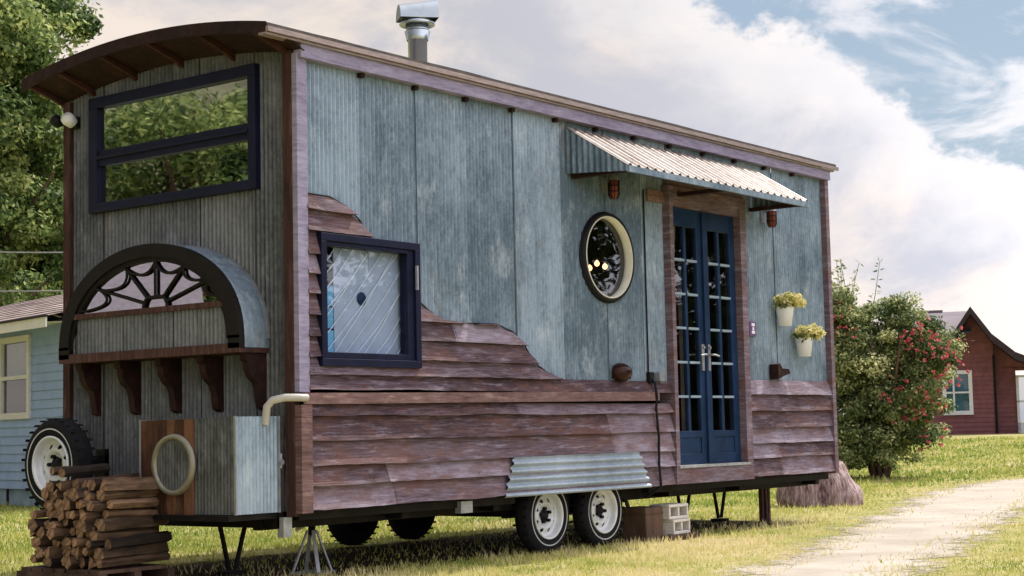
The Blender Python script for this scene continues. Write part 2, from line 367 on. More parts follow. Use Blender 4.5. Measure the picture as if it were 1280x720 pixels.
def tree(label, x, y, h, r, mat, n=26000, size=.13, trunk=.22, base=.22, group=None, nclump=130, clump=.75, cat='tree', hollow=.55):
    z0 = gz(x, y); t = thing('tree', label, cat, (x, y, z0), 0, group)
    mb = MB(); pts = [(0,0,-.2),(.05,.02,h*.2),(-.06,.08,h*.42),(.05,0,h*.65),(0,.05,h*.85)]
    mb.path(pts, [trunk*1.25, trunk, trunk*.75, trunk*.45, trunk*.15], 10)
    for k in range(9):
        a = k*2.4; zz = h*(.25+.06*k); L_ = r*random.uniform(.6, .85)
        mb.path([(0,0,zz), (math.cos(a)*L_*.5, math.sin(a)*L_*.5, zz+L_*.28), (math.cos(a)*L_, math.sin(a)*L_, zz+L_*.75)], [trunk*.4, trunk*.22, .02], 7)
    mb.build('trunk', M_bark, t)
    bl = [(0, 0, h*(base+(1-base)*.5), r*.85, r*.85, h*(1-base)*.5)]
    for k in range(7):
        a = k*2.4+1; zz = h*(base+(1-base)*(.15+.11*k)); q = r*(.62 if k < 5 else .4)
        bl.append((math.cos(a)*q*.8, math.sin(a)*q*.8, zz, r*.5, r*.5, h*.14))
    leaves('crown', mat, t, bl, n, size, hollow, nclump=nclump, clump=clump)
    return t
def polar(px, s):
    """world ground point at bearing of a photo column, s metres from the camera"""
    a = yaw+math.atan((px-640)/2062); return CAM.x+s*math.sin(a), CAM.y+s*math.cos(a)
x, y = polar(-25, 38)
tree('tall light green leafy tree rising behind the blue house, left edge', x, y, 13.2, 3.0, M_leaf, 150000, .072, .3, .12, nclump=330, clump=.55, hollow=.35)
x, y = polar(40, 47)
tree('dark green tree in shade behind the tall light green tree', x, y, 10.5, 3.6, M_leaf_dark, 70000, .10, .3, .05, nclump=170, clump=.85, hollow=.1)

# flowering bush on the right
x, y = polar(1092, 31.0); _c = Vector((x-CAM.x, y-CAM.y, 0)).normalized(); _r = Vector((_c.y, -_c.x, 0))
lob = [(_r.x*u, _r.y*u, z_, q, q, q*h_) for u, z_, q, h_ in ((.42,2.85,.5,.9),(.85,2.55,.48,.9),(1.2,2.15,.42,.9),(-.6,3.05,.55,1.0),(-.9,2.2,.7,1.2),(0.0,3.0,.5,.8))]
bt = thing('flowering_bush', 'big green bush with red blossoms and thin top sprigs beyond the house end', 'bush', (x, y, gz(x, y)))
mb = MB()
for k in range(9):
    a = k*.7; mb.path([(math.cos(a)*.1, math.sin(a)*.1, -.1), (math.cos(a)*.45, math.sin(a)*.45, 1.3), (math.cos(a)*.8, math.sin(a)*.8, 2.6)], [.05, .035, .015], 6)
mb.build('stem', M_bark, bt)
leaves('crown', M_leaf_bush, bt, [(0,0,1.6,1.1,1.1,1.2), (.4,-.5,1.35,.7,.7,.95), (-.6,.5,2.2,.85,.85,.9), (-.2,.1,.75,1.15,1.15,.7), (-.6,.7,.5,.7,.7,.5), (.3,-.35,2.35,.75,.75,.6), (.75,-.95,2.2,.5,.5,.45), (-.35,.4,2.85,.6,.6,.4)]+lob, 130000, .036, .15, nclump=520, clump=.25)
mb = MB()
sprig = []
for k in range(16):
    a = random.uniform(0, 6.28); q = random.uniform(.1, .8); b0 = Vector((-.45+math.cos(a)*q*.8, .45+math.sin(a)*q*.8, 2.7)); t0 = b0+Vector((random.uniform(-.3,.3), random.uniform(-.3,.3), random.uniform(.5, 1.35)))
    mb.path([b0, b0.lerp(t0, .5)+Vector((.04,0,0)), t0], [.010, .007, .004], 5)
    for j in range(26):
        p = b0.lerp(t0, random.uniform(.25, 1)); d = Vector((random.gauss(0,1), random.gauss(0,1), random.gauss(0,.8))).normalized(); e = d.orthogonal().normalized()*.02
        p = p+d*.02; mb.face((p, p+d*.05+e, p+d*.11, p+d*.05-e), random.uniform(.1, .8))
mb.build('sprig', M_leaf_bush, bt)
def blossoms(par, spots, n, mat, sz, name='blossom'):
    mb = MB()
    for i in range(n):
        c = Vector(random.choice(spots)) + Vector((random.gauss(0,.17), random.gauss(0,.17), random.gauss(0,.14)))
        for j in range(7):
            d = Vector((random.gauss(0,1), random.gauss(0,1), random.gauss(0,1))).normalized(); e = d.orthogonal().normalized()*sz*.5
            mb.face((c, c+d*sz*.6+e, c+d*sz, c+d*sz*.6-e), random.random())
    return mb.build(name, mat, par)
cd = Vector((x, y, 0))-Vector((CAM.x, CAM.y, 0)); cd.normalize(); rr_ = Vector((cd.y, -cd.x, 0))
sp = []
for u, v in ((.95,2.55),(1.2,2.45),(1.1,2.2),(1.25,2.1),(1.0,1.9),(.6,2.5),(.55,2.3),(1.05,1.2),(.8,1.5),(.45,1.1),(.95,.9),(-.9,2.9),(-.7,2.7),(-.45,2.6),(-.75,3.0),(1.35,1.75),(.2,1.6),(.7,.6),(-.8,1.3)):
    p = rr_*u-cd*random.uniform(.55, 1.05); sp.append((p.x, p.y, v))
blossoms(bt, sp, 150, M_red_fl, .05)

# ------------------------------------------------------------------ background houses
m, nt, N, L, B = newmat('blue_lap_siding'); M_blue = m
n1 = nz(N, L, 3, 4, .6); r = ramp(N, [(.3, (.20,.30,.50)), (.7, (.27,.39,.60))]); L.new(n1, r.inputs[0]); L.new(r.outputs[0], B.inputs['Base Color']); B.inputs['Roughness'].default_value = .6
M_maroon = simple('maroon_siding', (.20,.075,.085), .7, 0, .2, 4, .1, .25)
M_pinkroof = simple('pinkish_shingles', (.32,.25,.235), .9, 0, .25, 9, .4, .5)
M_greyroof = simple('grey_shingles', (.20,.17,.19), .9, 0, .2, 9, .3, .25)
M_cream = simple('cream_trim', (.60,.60,.56), .6, 0, .08, 6, 0)
M_blind = simple('window_blind', (.5,.47,.38), .8, 0, .1, 5, 0)
M_darkpane = glass('house_glass', (.75,.78,.8), .07, 1.5)
def lap_wall(mb, u0, u1, z0, z1, lap, holes=(), Y=0, t=.02):
    z = z0
    while z < z1-1e-4:
        zt = min(z+lap, z1)
        segs = [(u0, u1)]
        for (a, b, c, d) in holes:
            if zt > c+1e-4 and z < d-1e-4:
                ns = []
                for s0, s1 in segs:
                    if a > s0: ns.append((s0, min(a, s1)))
                    if b < s1: ns.append((max(b, s0), s1))
                segs = ns
        for s0, s1 in segs:
            if s1 > s0:
                tn = random.uniform(.35, .65)
                mb.face(((s0,Y-t,z), (s1,Y-t,z), (s1,Y,zt), (s0,Y,zt)), tn); mb.face(((s0,Y,z), (s1,Y,z), (s1,Y-t,z), (s0,Y-t,z)), tn)
        z = zt
# left house: local x along the front wall towards the right of the photo (nearer), local y into the house
ax, ay = 7.66, 12.57
th = math.atan2(-math.cos(R(13)), -math.sin(R(13)))
LH = thing('blue_house', 'pale blue sided house with pinkish shingle roof and cream window, far left', 'house', (ax, ay, 0), th)
lw = 9.0; mb = MB(); wins = [(-1.75, -1.02, 1.45, 2.62)]
wins = [(-2.44, -1.42, 1.49, 2.62), (-6.2, -5.2, 1.49, 2.62)]
lap_wall(mb, -lw, 0, .28, 2.92, .14, wins)
mb.face(((0,0,.28),(0,6,.28),(0,6,2.92),(0,0,2.92)), .5); mb.face(((-lw,6,.28),(-lw,0,.28),(-lw,0,2.92),(-lw,6,2.92)), .5); mb.face(((0,6,.28),(-lw,6,.28),(-lw,6,2.92),(0,6,2.92)), .5)
for xx in (0, -lw): mb.face(((xx,0,2.92),(xx,6,2.92),(xx,3,3.9)), .5)
mb.build('wall', M_blue, LH)
mb = MB(); mb.box(-lw+.02, -.02, .03, 5.95, -.3, .29); mb.build('foundation', simple('foundation_board', (.22,.30,.38), .8, 0, .3, 3, .2), LH)
mb = MB()
for k in range(1, 8):
    mb = MB(); mb.box(-k*1.15-.02, -k*1.15+.02, .0, .03, -.1, .279, .3); mb.build('batten', M_black, LH)
mb = MB()
for i in range(11):       # shingle courses as real steps
    f0, f1 = i/11, (i+1)/11; y0, y1 = -.5+f0*3.5, -.5+f1*3.5; za, zb_ = 2.86+f0*1.02, 2.86+f1*1.02
    for k in range(24):
        xa, xb = -lw-.4+k*(lw+.8)/24, -lw-.4+(k+1)*(lw+.8)/24; tn = random.random()
        mb.face(((xa,y0,za+.03),(xb,y0,za+.03),(xb,y1,zb_+.015),(xa,y1,zb_+.015)), tn)
    mb.face(((-lw-.4,y0,za),(.4,y0,za),(.4,y0,za+.03),(-lw-.4,y0,za+.03)), .2)
mb.face(((.4,3,3.9),(-lw-.4,3,3.9),(-lw-.4,6.5,2.88),(.4,6.5,2.88)), .5)
rf = mb.build('roof', M_pinkroof, LH)
mb = MB(); mb.box(-lw-.4, .4, -.53, -.505, 2.72, 2.87, .6); mb.face(((-lw-.4,-.5,2.8),(.4,-.5,2.8),(.4,0,2.83),(-lw-.4,0,2.83)), .4); mb.build('fascia', M_cream, LH)
mb = MB(); mb.box(-lw-.42, .42, -.56, -.50, 2.872, 2.90, .3); mb.build('gutter', M_black, LH)
mb = MB(); mb.box(-.07, .03, -.035, .06, .28, 2.80); mb.build('corner_trim', M_white, LH)
for (a, b, c, d) in wins:
    mb = MB()
    for q in ((a-.09,a,c-.1,d+.1), (b,b+.09,c-.1,d+.1), (a,b,c-.1,c), (a,b,d,d+.1), (a,b,(c+d)/2-.03,(c+d)/2+.03)): mb.box(q[0],q[1],-.05,.02,q[2],q[3])
    w = mb.build('window', M_cream, LH)
    mb = MB(); mb.box(a+.001, b-.001, .0, .01, c+.001, d-.001); mb.build('pane', M_darkpane, w)
    mb = MB(); mb.box(a+.02, b-.02, .05, .07, (c+d)/2, d-.01); mb.build('blind', M_blind, w)

# right house, faces the camera
hx, hy = polar(1213, 60); th = -(yaw+math.atan((1213-640)/2062))
RH = thing('maroon_house', 'maroon wooden house with grey shingle roof and white window, far right', 'house', (hx, hy, .50), th)
def U(px): return (px-1213)*.0291
def Z(py): return (543-py)*.0285+.02
gl, gr = U(1195)+.0, U(1240)
mb = MB(); w1 = (U(1181), U(1207), Z(512), Z(467))
lap_wall(mb, U(1122), U(1237), -.3, Z(423)-.1, .16, [w1], 0, .02)
mb.face(((U(1237),0,-.3),(U(1237),6,-.3),(U(1237),6,3.0),(U(1237),0,3.0)), .5)
# gable triangle wall above
mb.face(((U(1197),-.01,Z(426)),(U(1237),-.01,Z(427)),(U(1237),-.01,Z(426)),(U(1213),-.01,Z(392))), .4)
mb.face(((U(1122),6,-.3),(U(1122),0,-.3),(U(1122),0,3.6),(U(1122),6,3.6)), .5)
mb.build('wall', M_maroon, RH)
mb = MB(); w2 = (U(1262), U(1278), -.3, Z(470)); w3 = (U(1282), U(1330), Z(520), Z(470))
lap_wall(mb, U(1237), U(1340), -.3, Z(458), .16, [w2, w3], .35, .02)
mb.face(((U(1340),.35,-.3),(U(1340),6,-.3),(U(1340),6,3),(U(1340),.35,3)), .5)
mb.face(((U(1237),.34,Z(460)),(U(1340),.34,Z(460)),(U(1340),.34,Z(467)),(U(1285),.34,Z(457)),(U(1262),.34,Z(448)),(U(1237),.34,Z(426))), .5)
mb.build('porch_wall', M_maroon, RH)
mb = MB(); mb.box(U(1236), U(1239), -.04, .34, -.3, Z(445), .2); mb.build('corner_board', M_black, RH)
mb = MB()   # main roof, ridge across the picture
for i in range(10):
    f0, f1 = i/10, (i+1)/10
    mb.face(((U(1118),-.7+f0*4,Z(418)+f0*1.02),(U(1213),-.7+f0*4,Z(418)+f0*1.02),(U(1213),-.7+f1*4,Z(418)+f1*1.02),(U(1118),-.7+f1*4,Z(418)+f1*1.02)), random.uniform(.3,.7))
mb.box(U(1118), U(1179), 3.2, 3.6, Z(418)+0.97, Z(418)+1.09, .1)
mb.face(((U(1118),3.3,Z(418)+1.02),(U(1213),3.3,Z(418)+1.02),(U(1213),7,Z(418)),(U(1118),7,Z(418))), .5)
mb.build('roof', M_greyroof, RH)
mb = MB()   # cross gable with flared right slope, thick rake boards, their shade put into the dark colour
prof = [(U(1191),Z(419)), (U(1213),Z(386)), (U(1236),Z(420)), (U(1262),Z(443)), (U(1285),Z(453)), (U(1345),Z(462))]
for (x0,z0),(x1,z1) in zip(prof, prof[1:]):
    mb.face(((x0,-.9,z0),(x1,-.9,z1),(x1,5,z1),(x0,5,z0)), .35); mb.face(((x0,-.9,z0-.26),(x0,5,z0-.26),(x1,5,z1-.26),(x1,-.9,z1-.26)), .1); mb.face(((x0,-.9,z0-.26),(x1,-.9,z1-.26),(x1,-.9,z1),(x0,-.9,z0)), .2)
mb.build('gable_roof', simple('shaded_rake', (.06,.045,.055), .8, 0, .2, 5, .1), RH)
for (a, b, c, d), nm in ((w1,'window'), (w3,'window')):
    mb = MB(); yy = .35 if a > 1.9 else 0
    for q in ((a-.13,a,c-.14,d+.13), (b,b+.13,c-.14,d+.13), (a,b,c-.14,c), (a,b,d,d+.13), (a,b,(c+d)/2-.03,(c+d)/2+.03), (a+.22,a+.28,c,d)): mb.box(q[0],q[1],yy-.09,yy+.02,q[2],q[3])
    w = mb.build(nm, M_white, RH); mb = MB(); mb.box(a+.002,b-.002,yy-.01,yy,c+.002,d-.002); mb.build('pane', M_darkpane, w)
    mb = MB(); mb.box(a+.02,b-.02,yy+.1,yy+.12,c,d); mb.build('curtain', M_cyan, w)
a, b, c, d = w2; mb = MB()
for q in ((a,a+.09,c,d), (b-.09,b,c,d), (a,b,d-.08,d), (a,b,c,c+.75), (a,b,1.15,1.22)): mb.box(q[0],q[1],.28,.33,q[2],q[3])
dr = mb.build('door', M_white, RH); mb = MB(); mb.box(a+.09,b-.09,.30,.31,.45,d-.08); mb.build('pane', M_darkpane, dr)
mb = MB(); mb.box(U(1122), U(1340), .4, 5.9, -.3, -.1); mb.box(U(1122)+.1,U(1237)-.1, .5, .55, 0, 3.2); mb.build('interior', M_interior, RH)

# power lines
def wire(a, b, sag, label):
    mb = MB(); a = Vector(a); b = Vector(b)
    mb.path([a.lerp(b, t/24)-Vector((0,0,sag*4*(t/24)*(1-t/24))) for t in range(25)], .010, 5, .5)
    return tag(mb.build('power_line', simple('wire', (.22,.22,.22), .6)), label, 'cable')
xa, ya = polar(-250, 24); xb, yb = polar(420, 24)
wire((xa, ya, 3.80), (xb, yb, 4.0), .25, 'thin power line crossing the green tree high above the blue house roof')
wire((xa, ya, 3.16), (xb, yb, 3.30), .12, 'lower thin power line just above the blue house roof')

# trees, hedges, hillside and shed added out of view for the glass to mirror
for i, (x, y, h, r, lb) in enumerate(((-15.5,18.5,9.5,3.6,'broad tree in the yard mirrored in the upper end window'), (-22,16.5,11,4,'taller yard tree mirrored at the left of the upper end window'), (-9.5,23,8.5,3.2,'small tree by the far fence mirrored in the end window'))):
    tree(lb, x, y, h, r, M_leaf, 50000, .075, .3, .1, nclump=110, clump=.75, hollow=.3)
for i, (x, y, h, r, lb) in enumerate(((33,-13,12,5,'dark tree by the drive mirrored in the doors'), (27,-20,13,5.5,'tall dark drive tree mirrored in the round window'), (20,-25,11,5,'dark tree over the drive mirrored in the square window'), (38,-6,10,4.5,'dark tree farthest along the drive, mirrored in doors'))):
    tree(lb, x, y, h, r, M_leaf_dark, 45000, .16, .35, .0, nclump=170, clump=1.5, hollow=.05)
for (x, y, ln, rz, lb) in ((30, -9, 14, R(70), 'long dark hedge added out of view to darken the door reflections'), (21, -20, 14, R(35), 'dark hedge added out of view to darken the square window reflections')):
    hg = thing('hedge', lb, 'hedge', (x, y, 0), rz)
    leaves('foliage', M_leaf_dark, hg, [(-ln/2+ln*(k+.5)/6, 0, 1.6, ln/10, .9, 1.9) for k in range(6)], 40000, .16, .0, nclump=200, clump=.8)  # unseen dark mass added to close bright gaps in the reflections
    mb = MB(); mb.box(-ln/2, ln/2, -.2, .2, 0, 2.6); mb.build('stem', M_bark, hg)
mb = MB(); rows = []
for i in range(30):
    a_ = R(-75+i*2.4); row = []
    for j in range(14):
        q = 26+j*2.2; row.append((q*math.sin(a_), q*math.cos(a_), -.2+16*(j/13)**1.1*math.sin(PI*i/29)**.6+1.0*noise.noise((i*.4, j*.4, 0))))
    rows.append(row)
mb.grid(rows, .5); tag(mb.build('hillside', simple('dry_hillside', (.15,.145,.08), .95, 0, .5, .5, 0)), kind='structure')
SH = thing('shed', 'pale roofed shed across the yard mirrored in the arched bay window', 'shed', (-9.5, 13.5, 0), R(40))
mb = MB(); mb.box(-1.4, 1.4, -1.8, 1.8, 0, 2.9)
for xx in (-1.4, 1.4): mb.face(((xx,-1.8,2.9),(xx,1.8,2.9),(xx,0,4.1)), .5)
mb.build('wall', M_blue, SH)
mb = MB(); mb.face(((-1.6,-2.1,2.72),(1.6,-2.1,2.72),(1.6,0,4.15),(-1.6,0,4.15)), .7); mb.face(((1.6,2.1,2.72),(-1.6,2.1,2.72),(-1.6,0,4.15),(1.6,0,4.15)), .7); mb.build('roof', M_greyroof, SH)

# ================================================================== THE TINY HOUSE
TH = thing('tiny_house', 'corrugated metal and weathered wood tiny house on trailer wheels, blue double doors', 'tiny house', (4, 1.25, 0))
off = Vector((-4, -1.25, 0))
def part(mb, name, mat, parent=None, label=None):
    """geometry is written in world coordinates; the house Empty sits at (4,1.25,0)"""
    mb.v = [(v[0]-4, v[1]-1.25, v[2]) for v in mb.v]
    o = mb.build(name, mat, parent or TH)
    if label: o['label'] = label
    return o
LX = 7.95; ZT = 3.66; ZB = .51
def interp(tab, x):
    if x <= tab[0][0]: return tab[0][1]
    for (a, b), (c, d) in zip(tab, tab[1:]):
        if x <= c:
            t = (x-a)/(c-a) if c > a else 0; t2 = t*t*(3-2*t); return b+(d-b)*(t*.6+t2*.4)
    return tab[-1][1]
CUR = [(0,2.70),(.286,2.698),(.457,2.649),(.581,2.573),(.66,2.504),(.72,2.44),(.721,2.2),(1.20,2.04),(1.262,1.986),(1.381,1.925),(1.52,1.868),(1.809,1.858),(2.181,1.862),(2.377,1.815),(2.512,1.734),(2.616,1.632),(2.732,1.537),(2.873,1.48),(3.04,1.44),(4.75,1.44),(6.0,1.472),(8.1,1.472)]
def zcur(x): return interp(CUR, x)
WIN = (.165, 1.220, 1.498, 2.434)       # square window outer
RC = (3.79, 2.515, .372)                 # round window centre X, Z, radius
DOOR = (4.745, 6.10, .50, 3.15)
def zintervals(x, z0, z1, holes):
    seg = [(z0, z1)]
    for h in holes:
        if len(h) == 4:
            if not (h[0] < x < h[1]): continue
            c, d = h[2], h[3]
        else:
            q = h[2]**2-(x-h[0])**2
            if q <= 0: continue
            q = math.sqrt(q); c, d = h[1]-q, h[1]+q
        ns = []
        for a, b in seg:
            if c > a: ns.append((a, min(b, c)))
            if d < b: ns.append((max(a, d), b))
        seg = [s for s in ns if s[1]-s[0] > .002]
    return seg
# ---- corrugated side wall
SEAM = [0,.643,1.264,1.869,2.479,3.126,3.786,4.365,4.80,6.185,6.845,7.368,LX]
stone = [.75,.55,.62,.45,.68,.30,.35,.72,.4,.55,.62,.5,.6]
def corrugated(mb, f, u0, u1, du, lo, hi, holes, pitch=.042, amp=.0105, seams=SEAM, tones=stone):
    u = u0; n = int((u1-u0)/du)
    for i in range(n):
        a = u0+i*du; b = a+du; mid = (a+b)/2
        k = max([j for j, s_ in enumerate(seams) if s_ <= mid]); tn = tones[k % len(tones)]
        seam_here = any(a <= s_ < b for s_ in seams[1:])
        if seam_here: tn = -.9
        o_ = -.006 if k % 2 else 0
        ya = -amp*math.sin(a/pitch*2*PI)-o_; yb = -amp*math.sin(b/pitch*2*PI)-o_
        for (z0, z1) in zintervals(mid, lo(mid), hi(mid), holes):
            c0 = lo(a) if abs(z0-lo(mid)) < 1e-6 else z0; c1 = lo(b) if abs(z0-lo(mid)) < 1e-6 else z0
            e0 = hi(a) if abs(z1-hi(mid)) < 1e-6 else z1; e1 = hi(b) if abs(z1-hi(mid)) < 1e-6 else z1
            mb.face((f(a,ya,c0), f(b,yb,c1), f(b,yb,e1), f(a,ya,e0)), tn)
mb = MB()
corrugated(mb, lambda u, d, z: (u, d, z), 0, LX, .042/6, lambda x: zcur(x)-.02, lambda x: ZT+.02, [(WIN[0]+.04,WIN[1]-.04,WIN[2]+.04,WIN[3]-.04), (RC[0],RC[1],RC[2]+.01), (DOOR[0]+.03,DOOR[1]-.03,0,DOOR[3]-.03)])
part(mb, 'corrugated_wall', M_galv)
# ---- end wall (plane X=0)
SPAN = 2.5
def ztop_end(y): return 3.69+.12*(1-((y-1.25)/1.25)**2)
EW = (.352, 2.205, 2.766, 3.665)
BAY = (.30, 2.24, 1.62, 2.40)
def bay_z(y, a=.985, top=2.42, base=1.70):
    q = 1-(abs(y-1.27)/a)**2.25
    return base+(top-base)*(max(q, 0))**.5 if q > 0 else base
mb = MB()
eseam = [0,.42,1.0,1.55,2.1]; et = [.5,.7,.42,.6,.45]
holes_e = [(EW[0]+.04,EW[1]-.04,EW[2]+.04,EW[3]-.04)]
def corr_end(mb, lo, hi, holes, u0=0, u1=SPAN, X=0):
    du = .042/6
    corrugated(mb, lambda u, d, z: (X+d, u, z), u0, u1, du, lo, hi, holes, seams=eseam, tones=et)
class BayHole:
    pass
# arch opening handled by splitting the wall into below / above the bay
corr_end(mb, lambda y: .50, lambda y: ztop_end(y)+.03, holes_e, 0, .33)
corr_end(mb, lambda y: .50, lambda y: ztop_end(y)+.03, holes_e, 2.22, SPAN)
corr_end(mb, lambda y: .50, lambda y: 1.70, [], .33, 2.22)
corr_end(mb, lambda y: max(bay_z(y, .93, 2.37), 1.71), lambda y: ztop_end(y)+.03, holes_e, .33, 2.22)
part(mb, 'end_wall', M_galv_shaded, None, 'corrugated end wall, its shade put into the dull olive grey colour')
# ---- hidden shell: back wall, far end, floor, inner lining
mb = MB()
mb.face(((0,SPAN,.5),(LX,SPAN,.5),(LX,SPAN,3.72),(0,SPAN,3.72)), .5)
pts = [(LX, y, ztop_end(y)) for y in np.linspace(0, SPAN, 13)]
mb.face([(LX,SPAN,.5),(LX,0,.5)]+pts, .5); part(mb, 'back_wall', M_galv)
mb = MB(); mb.box(.03, LX-.03, .07, SPAN-.03, .50, .56); mb.box(.06, LX-.06, 2.40, 2.44, .56, 3.6); mb.box(LX-.1, LX-.06, .08, 2.40, .56, 3.6); mb.box(.06, LX-.1, .08, 2.40, 3.60, 3.63)
mb.box(.10, 1.9, .9, 2.38, 2.45, 2.5)   # sleeping loft floor
mb.box(2.6, 2.66, .9, 2.38, .56, 3.6)
part(mb, 'interior', M_interior)
# ---- lap siding
BL = [.509,.672,.808,.983,1.153,1.24]; BU = [1.335,1.44,1.562,1.707,1.857,2.003,2.143,2.283,2.446,2.593,2.74]
BR_ = [.524,.703,.844,1.0,1.165,1.33,1.474]
def lap(mb, x0, x1, lines, xs_cut=None, slope=0.0):
    for k in range(len(lines)-1):
        zb_, zt_ = lines[k], lines[k+1]; base_t = random.uniform(-.1, 1.0); t_cut = random.uniform(x0+.5, max(x0+.6, x1-.4)); t2 = random.uniform(-.1, 1.0)
        x = x0
        while x < x1-1e-5:
            xe = min(x+.03, x1); mid = (x+xe)/2
            wob = lambda q: .010*noise.noise((q*1.3, zb_*9, 1))+.004*noise.noise((q*9, zb_*9, 5))
            tn = base_t if mid < t_cut else t2
            for (a0, a1) in zintervals(mid, zb_, zt_, [(WIN[0]+.01,WIN[1]-.01,WIN[2]+.01,WIN[3]-.01)]):
                for q in (0,):
                    tl, tr = min(a1, zcur(x)) if lines is not BR_ else a1, min(a1, zcur(xe)) if lines is not BR_ else a1
                    if tl <= a0+.002 and tr <= a0+.002: continue
                    tl = max(tl, a0); tr = max(tr, a0)
                    Y = lambda z: -.064+.050*(z-zb_)/(zt_-zb_)
                    b0, b1 = (a0+wob(x), a0+wob(xe)) if a0 == zb_ else (a0, a0)
                    mb.face(((x,Y(a0),b0),(xe,Y(a0),b1),(xe,Y(tr),tr),(x,Y(tl),tl)), tn)
                    if a0 == zb_: mb.face(((x,-.012,b0),(xe,-.012,b1),(xe,Y(a0),b1),(x,Y(a0),b0)), tn)
                    if a0 == zb_ and abs(mid-t_cut) < .015 and tl-a0 > .05: mb.face(((mid-.003,Y(a0)-.001,b0),(mid+.003,Y(a0)-.001,b0),(mid+.003,Y(tl)-.001,tl),(mid-.003,Y(tl)-.001,tl)), -4)
                    if a0 == zb_ and tl-a0 > .05 and (int(round(x/.03)) % 20 == 3 or abs(mid-t_cut-.045) < .016 or abs(mid-t_cut+.045) < .016):
                        zn = a0+.028; mb.face(((mid-.005,Y(zn)-.0015,zn-.005),(mid+.005,Y(zn)-.0015,zn-.005),(mid+.005,Y(zn)-.0015,zn+.005),(mid-.005,Y(zn)-.0015,zn+.005)), -4)
                    if tl < a1-1e-4 or tr < a1-1e-4: mb.face(((x,Y(tl),tl),(xe,Y(tr),tr),(xe,-.002,tr),(x,-.002,tl)), tn)
            x = xe
mb = MB(); lap(mb, .05, 4.74, BL); lap(mb, .05, 4.74, BU); lap(mb, 6.15, LX-.04, BR_)
part(mb, 'lap_siding', M_lap, None, 'purplish weathered lap boards with a wave shaped upper edge')
# black shadow-gap strip following the wave
mb = MB(); xs = list(np.arange(.06, .74, .02)); mb.path([(x, -.03, zcur(x)+.004) for x in xs], .006, 5)
xs = list(np.arange(1.256, 3.06, .02)); mb.path([(x, -.03, zcur(x)+.004) for x in xs], .006, 5)
part(mb, 'wave_edging', M_black)
# belt board, corner posts, fascia
mb = MB()
for i in range(12):
    x0, x1 = -.03+i*.376, -.03+(i+1)*.376; z0, z1 = 1.232+.033*i/12, 1.232+.033*(i+1)/12
    mb.face(((x0,-.074,z0),(x1,-.074,z1),(x1,-.074,z1+.078),(x0,-.074,z0+.078)), .5); mb.face(((x0,-.074,z0+.078),(x1,-.074,z1+.078),(x1,.0,z1+.078),(x0,.0,z0+.078)), .5); mb.face(((x0,0,z0),(x1,0,z1),(x1,-.074,z1),(x0,-.074,z0)), .5)
part(mb, 'belt_board', M_belt)
mb = MB(); mb.box(-.045, .055, -.052, -.004, 1.315, ZT+.02, .7); part(mb, 'corner_trim', M_fascia)
mb = MB(); mb.box(-.045, .06, -.068, -.004, .49, 1.229, .4); part(mb, 'corner_trim', M_belt)
mb = MB(); mb.box(-.055, -.012, -.0035, .075, .47, 3.70, .35); part(mb, 'corner_post', M_post)
mb = MB(); mb.box(-.045, -.008, SPAN-.05, SPAN+.03, .5, 3.68, .3); part(mb, 'corner_post', M_post)
mb = MB(); mb.box(LX-.04, LX+.035, -.068, .03, .5, ZT, .5); part(mb, 'corner_trim', M_lap)
mb = MB(); mb.box(-.03, LX+.06, -.085, -.012, ZT-.015, 3.740, .6); fb = part(mb, 'fascia_board', M_fascia)
mb = MB()
for i in range(12):
    mb = MB(); mb.box(.6*i+.62, .6*i+.66, -.05, -.010, ZT-.05, ZT-.017, .4); part(mb, 'rafter_end', M_dark_wood)
# ---- roof
def zroof(y): return 3.775+.135*(1-((y-1.26)/1.36)**2)
ys = list(np.linspace(-.10, 2.62, 29)); OV = -.37
mb = MB()
rows = [[(x, y, zroof(y)+.05+.006*noise.noise((x*2, y*3, 0))) for y in ys] for x in np.linspace(OV, LX+.18, 40)]
mb.grid(rows, .5)
mb.grid([[(x, y, zroof(y)+.012) for y in ys[::-1]] for x in (OV, LX+.18)], .3)
for x in (OV, LX+.18): mb.grid([[(x, y, zroof(y)+.012) for y in ys], [(x, y, zroof(y)+.05) for y in ys]], .2)
for y in (ys[0], ys[-1]): mb.grid([[(x, y, zroof(y)+.012) for x in np.linspace(OV, LX+.18, 40)], [(x, y, zroof(y)+.05) for x in np.linspace(OV, LX+.18, 40)]], .3)
roof = part(mb, 'roof', M_shingle)
mb = MB(); mb.box(OV-.012, LX+.19, -.125, -.101, 3.760, 3.795, .8); mb.box(OV-.012, LX+.12, -.105, -.03, 3.741, 3.757, .5); part(mb, 'drip_edge', M_drip, roof)
